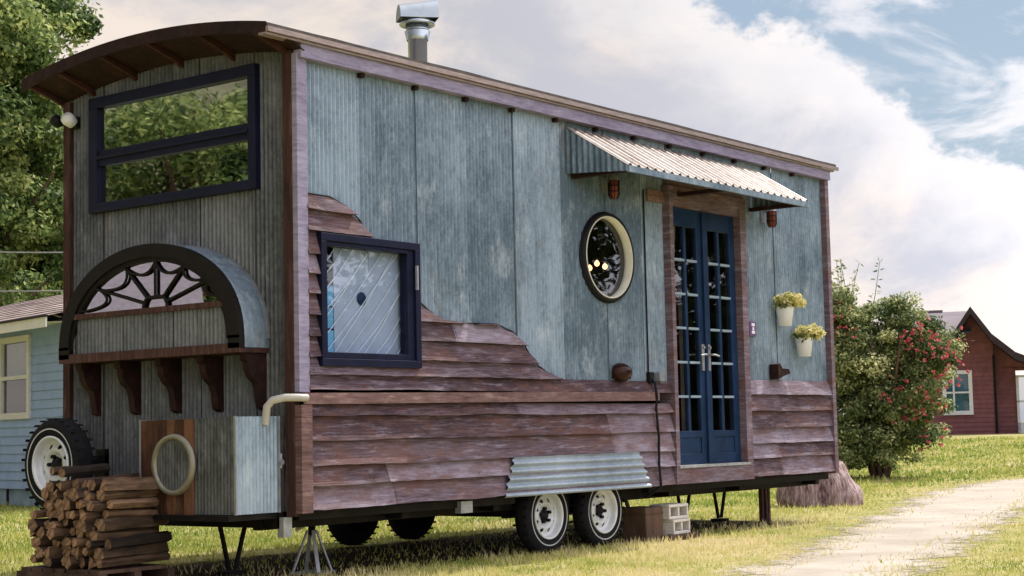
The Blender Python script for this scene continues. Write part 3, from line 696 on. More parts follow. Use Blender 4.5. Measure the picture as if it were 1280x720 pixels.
# soffit of the arched overhang: rises outward from the wall top to the roof edge
mb = MB(); rows = []
for t in np.linspace(0, 1, 9):
    X = OV*t; rows.append([(X-.004, y, (ztop_end(min(max(y,0),2.5))-.0)*(1-t**.8)+(zroof(y)+.005)*t**.8) for y in ys])
mb.grid(rows, .4); part(mb, 'soffit', M_dark_wood)
mb = MB()
for y in ys[:-1]: pass
mb.grid([[(OV-.006, y, zroof(y)-.035) for y in ys], [(OV-.006, y, zroof(y)+.055) for y in ys]], .3); mb.grid([[(OV+.014, y, zroof(y)-.035) for y in ys], [(OV-.006, y, zroof(y)-.035) for y in ys]], .3)
part(mb, 'arched_rake_board', M_dark_wood)
for y in (.05, .62, 1.17, 1.70, 2.2, 2.55):
    mb = MB(); top = []; bot = []
    for t in np.linspace(0, 1, 8):
        X = OV*t+.0; zt_ = ztop_end(min(max(y,0),2.5))*(1-t**.8)+(zroof(y)+.005)*t**.8
        top.append((X, zt_-.004)); bot.append((X, zt_-.05*(1-t*.4)))
    for i in range(7):
        for s_ in (-.016, .016): mb.face(((top[i][0],y+s_,top[i][1]),(top[i+1][0],y+s_,top[i+1][1]),(bot[i+1][0],y+s_,bot[i+1][1]),(bot[i][0],y+s_,bot[i][1])), .9)
        mb.face(((bot[i][0],y-.016,bot[i][1]),(bot[i+1][0],y-.016,bot[i+1][1]),(bot[i+1][0],y+.016,bot[i+1][1]),(bot[i][0],y+.016,bot[i][1])), .9)
    part(mb, 'rafter', M_dark_wood)
# ---- flue
FL = part(MB(), 'chimney', M_flue) if False else None
Mf = TM(2.77, 1.25, 0)
mb = MB(); mb.lathe([(.085,3.9),(.085,4.62),(.1,4.62),(.1,4.56)], Mf, 28); chim = part(mb, 'chimney', M_flue)
mb = MB(); mb.lathe([(.155,4.605),(.16,4.615),(.155,4.63),(.09,4.66),(.085,4.60),(.155,4.605)], Mf, 28); mb.lathe([(.095,4.47),(.115,4.55),(.095,4.57)], Mf, 28); part(mb, 'collar', M_flue, chim).location = (0,0,0)
mb = MB()   # swivelling hood: curved scoop open to one side
hd = Matrix.Rotation(R(-38), 4, 'Z'); Mh = TM(2.77, 1.25, 4.64) @ hd
rows = []
for t in np.linspace(0, 1, 9):
    row = []
    for k in range(15):
        a = PI*.5+PI*1.15*(k/14-.5)*1.0; a = PI*(k/14)
        x_ = -.17+.34*t; rr = .115+.02*t; row.append(Mh @ Vector((x_, math.cos(a)*rr, .015+math.sin(a)*rr*(1.15+.25*t))))
    rows.append(row)
mb.grid(rows, .5); mb.face([rows[0][k] for k in range(15)], .4)
part(mb, 'hood', M_flue, chim)
mb = MB(); row0 = rows[-1]; mb.face(row0, .1); part(mb, 'hood_mouth', M_black, chim)

# ---- square side window
def frame_boxes(mb, x0, x1, z0, z1, w, y0, y1, tone_=.5):
    mb.box(x0,x1,y0,y1,z0,z0+w,tone_); mb.box(x0,x1,y0,y1,z1-w,z1,tone_); mb.box(x0,x0+w,y0,y1,z0+w,z1-w,tone_); mb.box(x1-w,x1,y0,y1,z0+w,z1-w,tone_)
mb = MB(); a, b, c, d = WIN; frame_boxes(mb, a, b, c, d, .055, -.072, .05)
mb.box(b-.125, b-.055, -.050, .03, c+.055, d-.055); mb.box(a+.055, b-.125, -.058, .03, c+.055, c+.10); mb.box(a+.055, b-.125, -.058, .03, d-.085, d-.055)
sw = bevel(part(mb, 'window_frame', M_navy, None, 'navy blue frame of the square side window'), .004)
mb = MB(); mb.box(a+.056, b-.126, -.012, -.006, c+.101, d-.086); part(mb, 'glass', M_glass_side, sw)
# shade with diagonal cords behind the glass, pale blue curtain at left
M_shade = simple('grey_shade', (.42,.47,.55), .8, 0, .12, 5, 0); M_cord = simple('pale_cord', (.85,.88,.9), .7, 0, .1, 5, 0)
mb = MB(); mb.box(a+.25, b-.03, .055, .062, c, d, .5); sh = part(mb, 'window_shade', M_shade, sw)
def hclip(x0, z0, x1, z1, xm, zm, xM, zM):
    d_ = Vector((x1-x0, z1-z0)); t0, t1 = 0., 1.
    for p, dd, lo, hi in ((x0, d_.x, xm, xM), (z0, d_.y, zm, zM)):
        ta, tb = (lo-p)/dd, (hi-p)/dd
        if ta > tb: ta, tb = tb, ta
        t0, t1 = max(t0, ta), min(t1, tb)
    return (t0, t1) if t1 > t0 else None
mb = MB()
for i in range(-9, 13):
    x0 = a+.25+i*.105; z0 = c; x1 = x0+1.05+.25*noise.noise((i*.7,0,0)); z1 = d+.15
    seg = hclip(x0, z0, x1, z1, a+.06, c+.02, b-.05, d-.02)
    if seg:
        A = Vector((x0, .045, z0)).lerp(Vector((x1, .045, z1)), seg[0]); Bb = Vector((x0, .045, z0)).lerp(Vector((x1, .045, z1)), seg[1])
        if (A-Bb).length > .05: mb.path([A, A.lerp(Bb,.5)+Vector((.012,0,-.012)), Bb], .004, 4)
part(mb, 'cord', M_cord, sw)
mb = MB()
for z0, z1 in ((c+.08, 1.76), (1.775, 1.92), (1.935, 2.08)): mb.box(a+.06, a+.245, .058, .066, z0, z1, random.uniform(.4, .9))
part(mb, 'curtain', M_cyan, sw)
mb = MB(); mb.lathe([(.0,.004),(.045,.0),(.05,-.004)], TM(.70, .046, 2.0) @ RM(R(90), 'X'), 14); part(mb, 'medallion', M_door, sw)
mb = MB(); mb.box(b-.075, b-.062, -.105, -.085, 2.08, 2.26, .8); part(mb, 'window_handle', M_grey, sw)

# ---- round window
def ring(mb, cx, cz, r0, r1, y0, y1, n=64, tone_=.5):
    M_ = TM(cx, 0, cz) @ RM(R(90), 'X')      # local z -> -Y
    mb.lathe([(r0,-y1),(r1,-y1),(r1,-y0),(r0,-y0),(r0,-y1)], M_, n, tone_)
mb = MB(); ring(mb, *RC[:2], RC[2]-.010, RC[2]+.016, -.045, .06); ring(mb, *RC[:2], RC[2]+.0165, RC[2]+.030, -.0135, .0); rw = part(mb, 'round_window_frame', M_black)
mb = MB(); ring(mb, *RC[:2], RC[2]-.022, RC[2]-.011, -.047, .035); part(mb, 'reveal', simple('cream_reveal', (.62,.60,.50), .5, 0, .1, 6, 0), rw)
mb = MB(); M_ = TM(RC[0], .02, RC[1]) @ RM(R(90), 'X'); mb.face([M_ @ Vector(((RC[2]-.022)*math.cos(2*PI*k/48), (RC[2]-.022)*math.sin(2*PI*k/48), 0)) for k in range(48)]); part(mb, 'glass', M_glass, rw)
# hanging lamps inside, lit
me_, nt, N, L, B = newmat('lit_bulb'); B.inputs['Emission Color'].default_value = (1,.50,.20,1); B.inputs['Emission Strength'].default_value = 4
mb = MB(); lm = []
for (x, z) in ((4.33,2.50),(4.45,2.55),(4.58,2.53)):
    mb.lathe([(0,.035),(.018,.02),(.025,0),(.018,-.018),(0,-.028)], TM(x, .55, z), 12)
lb = part(mb, 'bulb', me_, rw)
mb = MB()
for (x, z) in ((4.33,2.50),(4.45,2.55),(4.58,2.53)): mb.tube((x,.55,z+.04), (x,.55,3.6), .004, n=6)
part(mb, 'bulb_cord', M_black, rw)

# ---- double doors
a, b, c, d = DOOR
mb = MB(); mb.box(a, a+.06, -.072, .10, .655, d, .5); mb.box(b-.06, b+.05, -.072, .10, .655, d, .5); mb.box(a+.06, b-.06, -.055, .10, d-.075, d, .5); mb.box(a-.01, b+.052, -.075, .10, .505, .655, .45)
part(mb, 'door_frame', M_lap)
mb = MB(); mb.box(a-.03, b+.03, -.085, -.012, d, d+.10, .4); mb.box(a+.0, b+.05, -.06, -.01, .62+2.6, .62+2.75, .6); part(mb, 'door_header', M_lap)
mb = MB(); mb.box(a+.03, b-.03, -.09, .03, .648, .672, .9); part(mb, 'door_sill', M_grey)
M_bar = simple('sky_reflection_bar', (.26,.34,.42), .35, 0, .1, 6, 0)  # reflected sky put into the colour of the horizontal bars
def door_leaf(x0, x1, hinge_left):
    z0, z1 = .675, d-.078; mb = MB(); Y0, Y1 = .0, .045
    st = .105; mb.box(x0, x0+st, Y0, Y1, z0, z1); mb.box(x1-st, x1, Y0, Y1, z0, z1); mb.box(x0+st, x1-st, Y0, Y1, z1-.17, z1); mb.box(x0+st, x1-st, Y0, Y1, z0, z0+.10); mb.box(x0+st, x1-st, Y0+.012, Y1-.01, z0+.10, z0+.25); mb.box(x0+st, x1-st, Y0, Y1, z0+.25, z0+.31)
    gx0, gx1, gz0, gz1 = x0+st, x1-st, z0+.31, z1-.17; gm = (gx0+gx1)/2
    mb.box(gm-.022, gm+.022, Y0+.003, Y1-.003, gz0, gz1)
    o = bevel(part(mb, 'door', M_door), .003)
    for k in range(1, 6):
        zz = gz0+(gz1-gz0)*k/6
        for q0, q1 in ((gx0, gm-.022), (gm+.022, gx1)):
            mb = MB(); mb.box(q0, q1, Y0-.004, Y1-.004, zz-.011, zz+.011); part(mb, 'glazing_bar', M_bar, o)
    mb = MB(); mb.box(gx0, gx1, .020, .024, gz0, gz1); part(mb, 'glass', M_glass, o)
    return o, gx0, gx1, gz0, gz1
xm = (a+b)/2
o1 = door_leaf(a+.064, xm-.002, True); o2 = door_leaf(xm+.002, b-.064, False)
mb = MB(); mb.box(xm-.02, xm+.02, -.022, -.001, .69, d-.09); part(mb, 'astragal', M_door, o1[0])
for (o, x_) in ((o1[0], xm-.055), (o2[0], xm+.055)):
    mb = MB(); mb.box(x_-.022, x_+.022, -.012, -.001, 1.55, 1.80); sg = -1 if x_ < xm else 1
    mb.path([(x_,-.012,1.70), (x_,-.055,1.70), (x_+sg*.03,-.06,1.70), (x_+sg*.11,-.055,1.69)], .009, 8); mb.tube((x_,-.012,1.77), (x_,-.03,1.77), .014); part(mb, 'handle', M_grey, o)
def curtain(mb, x0, x1, z0, z1, Y, amp=.014, per=.07, x2=None):
    rows = []
    for z in np.linspace(z0, z1, 14):
        t = (z-z0)/(z1-z0); xr = x1 if x2 is None else x2+(x1-x2)*t**.7
        rows.append([(x0+(xr-x0)*k/30, Y+amp*math.sin((x0+(x1-x0)*k/30)/per*2*PI)*(.6+.4*t), z) for k in range(31)])
    mb.grid(rows, .5)
mb = MB(); curtain(mb, o1[1]-.02, o1[1]+.20, 1.75, o1[4]+.05, .10, x2=o1[1]+.03); part(mb, 'curtain', M_curtain, o1[0])
mb = MB(); curtain(mb, o2[1]-.02, o2[1]+.16, 1.5, o2[4]+.05, .10, x2=o2[1]+.12); part(mb, 'curtain', M_curtain, o2[0])
mb = MB(); curtain(mb, o1[1]+.24, o1[2]+.01, .75, 2.5, .13, .02, .11); part(mb, 'curtain', simple('brown_drape', (.12,.085,.075), .9, 0, .3, 6, 0), o1[0], 'brown drape behind the left door')
# thin vertical flashing strip left of door
mb = MB(); mb.box(4.40, 4.414, -.014, -.006, 1.45, 3.18, .2); part(mb, 'flashing_strip', M_black)
mb = MB(); mb.box(4.45, 4.74, -.03, -.008, 3.08, 3.19, .6); part(mb, 'patch_board', M_belt)

# ---- awning: sloping sheet, side cheeks, front lip
AX0, AX1, AY, AZT, AZE = 3.215, 6.42, -.64, 3.585, 3.195
mb = MB(); n = 260; rows = [[], []]
for i in range(n+1):
    x = AX0+(AX1-AX0)*i/n; h = .008*abs(math.sin(x/.1*PI))**.5 if True else 0
    sk = .002*noise.noise((x*3, 0, 0)); h = .016*max(0, math.cos(x/.13*2*PI))**1.5*1.3
    rows[0].append((x, -.02, AZT+h)); rows[1].append((x, AY, AZE+h+sk))
for i in range(n):
    xx = AX0+(AX1-AX0)*(i+.5)/n; tn = -.4+1.0*max(0, math.cos(xx/.13*2*PI))**.5+.5*noise.noise((xx*1.3, 0, 0))+.25*noise.noise((xx*9, 2, 0))+.35
    mb.face((rows[0][i], rows[1][i], rows[1][i+1], rows[0][i+1]), tn)
aw = part(mb, 'awning', M_awn)
mb = MB()
mb.box(AX0+.005, AX1-.005, AY-.008, AY+.018, AZE-.055, AZE-.002, .5); part(mb, 'front_lip', M_galv, aw)
mb = MB()
for X in (AX0+.004, AX1-.02):
    mb = MB(); n2 = 90
    for i in range(n2):
        ya, yb = -.02+(AY+.02)*i/n2, -.02+(AY+.02)*(i+1)/n2; f = lambda y: AZT-(AZT-AZE)*(-.02-y)/(-.02-AY)-.006
        xa, xb = X+.006*math.sin(ya/.06*2*PI), X+.006*math.sin(yb/.06*2*PI); zlo = 3.19+0*ya
        zl = lambda y: 3.195-(3.195-(AZE-.05))*(-y/.66)
        mb.face(((xa,ya,zl(ya)),(xb,yb,zl(yb)),(xb,yb,f(yb)),(xa,ya,f(ya))), .35)
    part(mb, 'cheek', M_galv, aw)
mb = MB()
for x in (3.3, 4.9, 6.35): mb.box(x-.03, x+.03, AY+.03, -.02, AZE-.04, AZE-.005)
mb.box(AX0+.02, AX1-.03, AY+.02, AY+.06, AZE-.045, AZE-.006)
part(mb, 'awning_bracket', M_dark_wood, aw)

# ---- red wall lanterns
def lantern(x, z):
    mb = MB(); Mx = TM(x, -.11, z)
    mb.lathe([(.0,.13),(.045,.125),(.05,.09),(.052,.085)], Mx, 16); mb.box(x-.045,x+.045,-.02,-.008,z-.02,z+.12); mb.tube((x,-.02,z+.09),(x,-.09,z+.09),.015)
    la = part(mb, 'lantern', M_grey)
    mb = MB(); mb.lathe([(.040,.085),(.042,-.04),(.03,-.07),(.0,-.08)], Mx, 16); part(mb, 'glass', M_copper, la)
    mb = MB()
    for k in range(8):
        a_ = k*PI/4; p = Vector((math.cos(a_), math.sin(a_), 0)); mb.path([Mx @ (p*.05+Vector((0,0,.085))), Mx @ (p*.05+Vector((0,0,-.04))), Mx @ (p*.03+Vector((0,0,-.08)))], .004, 5)
    for zz in (.03, -.02): mb.lathe([(.048,zz),(.054,zz+.005),(.048,zz+.01)], Mx, 20)
    part(mb, 'cage', M_black, la)
lantern(3.78, 3.10); lantern(6.62, 3.09)
# ---- dome vent by the round window, iron hook, number plate
mb = MB(); Mx = TM(3.92, -.03, 1.50); rows = []
for t in np.linspace(0, PI, 12):
    rows.append([Mx @ Vector((-.13*math.cos(t), -.10*math.sin(t)*abs(math.cos(p)), .085*math.sin(t)*math.sin(p)+.01)) for p in np.linspace(-PI/2, PI/2, 10)])
mb.grid(rows, .5); mb.box(3.80, 4.05, -.06, -.02, 1.455, 1.475); part(mb, 'wall_vent', M_lacquer)
mb = MB(); mb.prism([(-.09,.09),(-.05,.10),(.0,.05),(.14,.045),(.16,.0),(.05,-.02),(-.09,-.06)], TM(6.72, -.02, 1.54) @ RM(R(90),'X'), .10); part(mb, 'iron_hook', M_dark_wood)
mb = MB(); mb.box(6.24, 6.37, -.03, -.008, 1.905, 2.055); pl_ = bevel(part(mb, 'number_plate', M_purple), .004)
mb = MB(); mb.box(6.275,6.335,-.034,-.030,2.005,2.035); mb.box(6.275,6.335,-.034,-.030,1.93,1.96); mb.box(6.29,6.32,-.034,-.030,1.965,1.995); part(mb, 'mark', M_white, pl_)

# ---- upper end window
a, b, c, d = EW
mb = MB(); bx = lambda y0,y1,z0,z1,x0=-.06,x1=.06: mb.box(x0,x1,y0,y1,z0,z1)
w_ = .085
bx(a,b,c,c+.07); bx(a,b,d-.085,d); bx(a,a+.075,c+.07,d-.085); bx(b-.1,b,c+.07,d-.085); mz = 3.18
bx(a+.075,b-.1,mz-.055,mz+.065,-.045,.05); bx(a+.075,b-.1,mz-.005,mz+.02,-.07,-.045)
ew = bevel(part(mb, 'window_frame', M_navy, None, 'dark navy frame of the wide upper end window'), .005)
mb = MB(); mb.box(-.012,-.006,a+.075,b-.1,c+.07,mz-.055); part(mb, 'glass', M_glass_end, ew)
mb = MB(); mb.box(-.020,-.014,a+.075,b-.1,mz+.065,d-.085); part(mb, 'glass', M_glass_end, ew)

# ---- arched bay window on the end wall
XB = -.26; NB = 48
def arc_pts(a_, top, n=NB, base=1.70):
    return [(1.27-a_*math.cos(PI*k/n)*1.0, base+(top-base)*math.sin(PI*k/n)**.92) for k in range(n+1)]
outer = arc_pts(.985, 2.42); 
def ring_strip(mb, O, I, x0, x1, tone_=.5):
    for k in range(len(O)-1):
        mb.face(((x0,*O[k]),(x0,*O[k+1]),(x0,*I[k+1]),(x0,*I[k])), tone_); mb.face(((x0,*I[k]),(x0,*I[k+1]),(x1,*I[k+1]),(x1,*I[k])), tone_); mb.face(((x0,*O[k+1]),(x0,*O[k]),(x1,*O[k]),(x1,*O[k+1])), tone_)
# outer hood in ribbed metal
mb = MB(); O = arc_pts(.985, 2.425, 150)
for k in range(150):
    for (x0, x1) in ((XB, 0.0),):
        r0 = 1+.004*math.sin(k*2.1); y0, z0 = O[k]; y1, z1 = O[k+1]; e0 = .004*(k % 2); e1 = .004*((k+1) % 2)
        mb.face(((x0,y0,z0+e0),(x1,y0,z0+e0),(x1,y1,z1+e1),(x0,y1,z1+e1)), .6)
for y in (.285, 2.255):
    for k in range(24):
        z0, z1 = 1.64+.0025*k, 1.64+.0025*(k+1)
    mb.face(((XB,y,1.635),(0,y,1.635),(0,y,1.705),(XB,y,1.705)), .6)
hood = part(mb, 'bay_hood', M_galv)
mb = MB(); Oe = arc_pts(.995, 2.43, 80)
for k in range(80):
    mb.face(((-.03,Oe[k][0],Oe[k][1]),(-.006,Oe[k][0],Oe[k][1]+.0),(-.006,Oe[k+1][0],Oe[k+1][1]),(-.03,Oe[k+1][0],Oe[k+1][1])), .3)
ring_strip(mb, arc_pts(1.0, 2.437), arc_pts(.987, 2.427), -.03, -.004, .4); part(mb, 'flashing', M_grey, hood)
# front black arch frame
mb = MB(); I = arc_pts(.875, 2.335); Oo = arc_pts(.99, 2.43); ring_strip(mb, Oo, I, XB-.03, XB+.02)
I2 = arc_pts(.84, 2.30); ring_strip(mb, I, I2, XB-.012, XB+.02); mb.box(XB-.03, XB+.02, 2.14, 2.262, 1.63, 1.72); mb.box(XB-.03, XB+.02, .278, .395, 1.63, 1.72)
bf = part(mb, 'bay_frame', M_iron, None, 'black arched frame with sunburst glazing bars')
# sunburst muntins: hub, spokes and scallops (clipped at sill 1.955)
SILL = 1.95; HB = (1.18, 1.955)
mb = MB(); xq = XB-.004
hub = [(HB[0]-.13*math.cos(t), HB[1]+.085*min(1,math.sin(t)*1.35)) for t in np.linspace(0, PI, 12)]
mb.path([(xq, y, z) for y, z in hub], .014, 6)
tips = [(.40,1.985),(.57,2.14),(.87,2.245),(1.18,2.30),(1.50,2.26),(1.80,2.13),(1.96,1.985)]
starts = [(1.05,1.965),(1.06,2.0),(1.10,2.03),(1.18,2.04),(1.26,2.03),(1.30,2.0),(1.31,1.965)]
for (ty, tz), (sy, sz_) in list(zip(tips, starts))[1:6]: mb.path([(xq, sy, sz_), (xq, ty, tz)], .012, 6)
for (a0, a1) in zip(tips, tips[1:]):
    A0, A1, H0 = Vector(a0), Vector(a1), Vector(HB); ctl = ((A0+A1)/2).lerp(H0, .42)
    mb.path([(xq, *(A0*(1-q)**2+ctl*2*q*(1-q)+A1*q*q)) for q in np.linspace(0, 1, 11)], .011, 6)
for t_ in tips: mb.path([(xq, *t_), (xq, *(Vector(t_)+(Vector(t_)-Vector(HB)).normalized()*.06))], .012, 6)
part(mb, 'glazing_bar', M_iron, bf)
mb = MB(); pts = [p for p in arc_pts(.85, 2.31)]; mb.face([(XB+.012, *p) for p in pts if p[1] >= SILL-.01], .5); part(mb, 'glass', M_glass_end, bf)
# lower corrugated apron, rails
mb = MB(); corr_end(mb, lambda y: 1.66, lambda y: 1.93, [], .40, 2.14, XB+.0); part(mb, 'bay_apron', M_galv_shaded, bf)
mb = MB(); mb.box(XB-.025, XB+.015, .37, 2.16, 1.925, 1.965, .5); mb.box(XB-.03, XB+.015, .283, 2.257, 1.60, 1.665, .6); mb.box(XB+.016, -.004, .283, 2.257, 1.60, 1.632, .4); part(mb, 'bay_rail', M_post, bf)
# corbels
for y in (.34, .785, 1.235, 1.69, 2.14):
    mb = MB(); P_ = [(0,1.60),(-.20,1.60),(-.20,1.55),(-.175,1.535),(-.17,1.48),(-.14,1.43),(-.09,1.39),(-.07,1.34),(-.062,1.27),(-.05,1.22),(0,1.20)]
    mb.prism([(x, z) for x, z in P_], TM(0, y+.032, 0) @ RM(R(90), 'X'), .064); part(mb, 'corbel', M_dark_wood)

# ---- boxes on the hitch
mb = MB(); du = .0325/4
def corr_x(mb, y0, y1, z0, z1, X, amp=.004, tone_=.4):
    n = int((y1-y0)/du)
    for i in range(n):
        ya, yb = y0+(y1-y0)*i/n, y0+(y1-y0)*(i+1)/n; xa, xb = X-amp*math.sin(ya/.0325*2*PI), X-amp*math.sin(yb/.0325*2*PI)
        mb.face(((xa,ya,z0),(xb,yb,z0),(xb,yb,z1),(xa,ya,z1)), tone_)
corr_x(mb, .10, .50, .502, 1.155, -.50)
bx1 = part(mb, 'gas_locker', M_galv_shaded, None, 'corrugated metal locker on the hitch'); mb = MB()
n = int(.40/du)
for i in range(n):
    xa, xb = -.50+.40*i/n, -.50+.40*(i+1)/n; ya, yb = .10-.004*math.sin(xa/.0325*2*PI), .10-.004*math.sin(xb/.0325*2*PI)
    mb.face(((xa,ya,.502),(xb,yb,.502),(xb,yb,1.155),(xa,ya,1.155)), .8)
mb.face(((-.50,.10,1.155),(-.10,.10,1.155),(-.10,.50,1.155),(-.50,.50,1.155)), .6); mb.face(((-.50,.10,.502),(-.50,.50,.502),(-.10,.50,.502),(-.10,.10,.502)), .3); mb.face(((-.10,.10,.502),(-.10,.50,.502),(-.10,.50,1.155),(-.10,.10,1.155)), .3)
part(mb, 'side_panel', M_galv, bx1)  # same sheet as the front face, skylight put in as brighter metal
for q in ((-.505,-.495,.092,.112), (-.11,-.095,.09,.105)): mb = MB(); mb.box(*q,.50,1.157); part(mb, 'edge_trim', M_grey, bx1)
mb = MB(); mb.tube((-.09,.10,.84),(-.09,.075,.84),.02); mb.tube((-.09,.09,.90),(-.09,.09,.80),.01); part(mb, 'hinge', M_grey, bx1)
mb = MB()
import itertools
yb0, yb1, zb0, zb1, XW = .503, 1.04, .497, 1.147, -.515
for k in range(6):
    y0 = yb0+k*(yb1-yb0)/6; mb.box(XW, -.05, y0+.001, y0+(yb1-yb0)/6-.001, zb0, zb1, random.random())
bx2 = part(mb, 'wooden_locker', M_box_wood, None, 'reddish wooden locker with a round port')
mb = MB(); mb.box(XW-.004, -.05, yb1, yb1+.012, zb0-.003, zb1+.003, .7); part(mb, 'edge_trim', M_grey, bx2)
mb = MB(); M_ = TM(XW-.002, .685, .838) @ RM(R(-90), 'Y'); mb.lathe([(.175,.0),(.177,.03),(.205,.032),(.212,.0)], M_, 44); pr = part(mb, 'port_ring', simple('port_metal', (.28,.26,.2), .45, .5, .2, 8, 0), bx2)
mb = MB()
for i in range(44):
    ya, yb = .505+.36*i/44, .505+.36*(i+1)/44; f = lambda y: math.sqrt(max(0, .178**2-(y-.685)**2))
    xa, xb = XW-.012-.003*math.sin(ya/.03*2*PI), XW-.012-.003*math.sin(yb/.03*2*PI)
    mb.face(((xa,ya,.838-f(ya)),(xa,ya,.838+f(ya)),(xb,yb,.838+f(yb)),(xb,yb,.838-f(yb))), .35)
part(mb, 'port_cover', M_galv_shaded, bx2)

# ---- pale pipe from belt to locker, security lamp
mb = MB(); mb.path([(.0,-.075,1.275),(-.08,-.07,1.278),(-.17,-.03,1.278),(-.22,.03,1.262),(-.235,.07,1.22),(-.235,.09,1.10)], .027, 12); part(mb, 'drain_pipe', M_pipe)
mb = MB(); mb.box(-.05,-.012,2.36,2.44,3.46,3.55); mb.tube((-.05,2.40,3.50),(-.12,2.40,3.50),.02); mb.tube((-.09,2.52,3.50),(-.09,2.40,3.50),.018); sl = part(mb, 'security_lamp', M_black)
mb = MB(); mb.lathe([(0,.10),(.045,.09),(.055,.06),(.045,.0),(.02,-.01)], TM(-.10,2.36,3.50) @ RM(R(-60),'Y') @ TM(0,0,-.02), 16); part(mb, 'lamp_head', M_white, sl)
mb = MB(); mb.lathe([(0,.09),(.04,.08),(.05,.05),(.04,.0)], TM(-.10,2.50,3.50) @ RM(R(-60),'Y'), 16); part(mb, 'lamp_head', M_black, sl)

# ---- wheels
def wheel_mesh(mb_t, mb_r, mb_b, mb_c, Mw, r=.345, w=.155):
    """wheel axis = local z, outer face towards +z"""
    prof = [(.205,-w/2+.01),(.24,-w/2),(.30,-w/2-.004),(.325,-w/2+.012),(r-.006,-w/2+.03),(r,-w/4),(r+.002,0),(r,w/4),(r-.006,w/2-.03),(.325,w/2-.012),(.30,w/2+.004),(.275,w/2+.006),(.24,w/2),(.212,w/2-.01),(.205,w/2-.03)]
    mb_t.lathe(prof, Mw, 56)
    mb_r.lathe([(.262,w/2+.0072),(.272,w/2+.0074)], Mw, 56, .2)
    for k in range(56):
        if k % 2:
            a0 = 2*PI*k/56; 
            for zz in (-.06, 0, .06):
                mb_t.box(r-.004, r+.0025, -.010, .010, zz-.02, zz+.02, .5, Mw @ RM(a0, 'Z'))
    h = w/2
    mb_r.lathe([(.212,h-.018),(.216,h+.004),(.207,h+.008),(.198,h+.002),(.192,h-.03),(.188,h-.055),(.175,h-.062)], Mw, 56, .7)
    nr, na = 14, 120; rads = np.linspace(.062, .176, nr)
    zf = lambda q: h-.062+.028*math.exp(-((q-.115)/.03)**2)
    for i in range(nr-1):
        for j in range(na):
            q = (rads[i]+rads[i+1])/2; a_ = 2*PI*(j+.5)/na; da = (a_/(2*PI/8)) % 1-.5; dist = math.hypot(q-.143, q*da*2*PI/8)
            if dist < .0185: continue
            mb_r.face([Mw @ Vector((p_*math.cos(b_), p_*math.sin(b_), zf(p_))) for p_, b_ in ((rads[i],2*PI*j/na),(rads[i+1],2*PI*j/na),(rads[i+1],2*PI*(j+1)/na),(rads[i],2*PI*(j+1)/na))], .55, True)
    mb_b.lathe([(.0,h-.10),(.20,h-.10),(.20,-h+.02),(0,-h+.02)], Mw, 24)
    mb_c.lathe([(.0,h-.028),(.03,h-.03),(.036,h-.05),(.062,h-.060)], Mw, 20)
    for k in range(5):
        a_ = 2*PI*k/5+.3; mb_c.tube(Mw @ Vector((math.cos(a_)*.062, math.sin(a_)*.062, h-.062)), Mw @ Vector((math.cos(a_)*.062, math.sin(a_)*.062, h-.026)), .015, n=6)
def wheel(Mw, label=None, name='wheel'):
    Mw = Mw @ Matrix.Scale(.92 if name == 'wheel' else .99, 4); a1, a2, a3, a4 = MB(), MB(), MB(), MB(); wheel_mesh(a1, a2, a3, a4, Mw)
    Mw = Mw
    wh = part(a3, name, M_black, None, label); part(a1, 'tyre', M_tyre, wh); part(a2, 'rim', M_rim, wh); part(a4, 'hub', M_black, wh)
    return wh
for x in (3.0, 3.81): wheel(TM(x, .17, .315) @ RM(R(90), 'X') @ RM(random.random()*6, 'Z'))
for x in (3.0, 3.81): wheel(TM(x, 2.32, .335) @ RM(R(-90), 'X'))
wheel(TM(-.44, 2.06, .845) @ RM(R(-90), 'Y'), 'spare wheel carried upright on the end wall', 'spare_wheel')
mb = MB(); mb.box(-.36, -.01, 2.02, 2.12, .82, .90); mb.box(-.05, -.01, 1.85, 2.3, .62, .70); mb.box(-.05,-.01,2.02,2.12,.55,.95); part(mb, 'spare_bracket', M_chassis)
# ---- fender panel with horizontal corrugation
mb = MB(); n = 60; z0, z1 = .497, .812; rows = []
for i in range(n+1):
    z = z0+(z1-z0)*i/n; t = i/n; xl = 2.19+.14*t; xr = 4.315-.17*t; yy = -.065-.015*math.sin(z/.062*2*PI)
    if i in (0, n): pass
    rows.append([(xl+(xr-xl)*k/24, yy, z-.0*k) for k in range(25)])
mb.grid(rows, .6); part(mb, 'fender', M_galv_new)
# ---- chassis
mb = MB()
for y in (.30, 2.20): mb.box(-.12, LX-.05, y-.04, y+.04, .375, .498)
for x in (-.06, 1.2, 2.3, 4.9, 6.2, LX-.15): mb.box(x-.04, x+.04, .1, 2.4, .39, .498)
mb.box(.02, 2.45, .03, .10, .44, .50); mb.box(4.42, LX-.02, .03, .10, .44, .50); mb.box(.02, LX-.02, 2.4, 2.46, .44, .50)
for x in (3.0, 3.81): mb.tube((x,.25,.335),(x,2.25,.335),.04)
for y in (.38, 2.12): mb.box(2.75, 4.4, y-.03, y+.03, .30, .37)
mb.box(-.55, -.05, .12, 1.0, .46, .498); mb.box(-.06,.0,.1,2.4,.42,.498)
part(mb, 'chassis', M_chassis)
mb = MB(); mb.box(2.24, 4.39, .0, .04, .535, .82, .3); mb.box(2.24,4.39,.45,.50,.40,.9,.3); part(mb, 'wheel_well', M_chassis)
mb = MB(); mb.box(1.72, 1.86, -.01, .05, .40, .49, .7); part(mb, 'marker_plate', M_grey)
mb = MB(); mb.box(-.10, -.02, .06, .12, .33, .465, .7); part(mb, 'bumper_plate', M_grey)
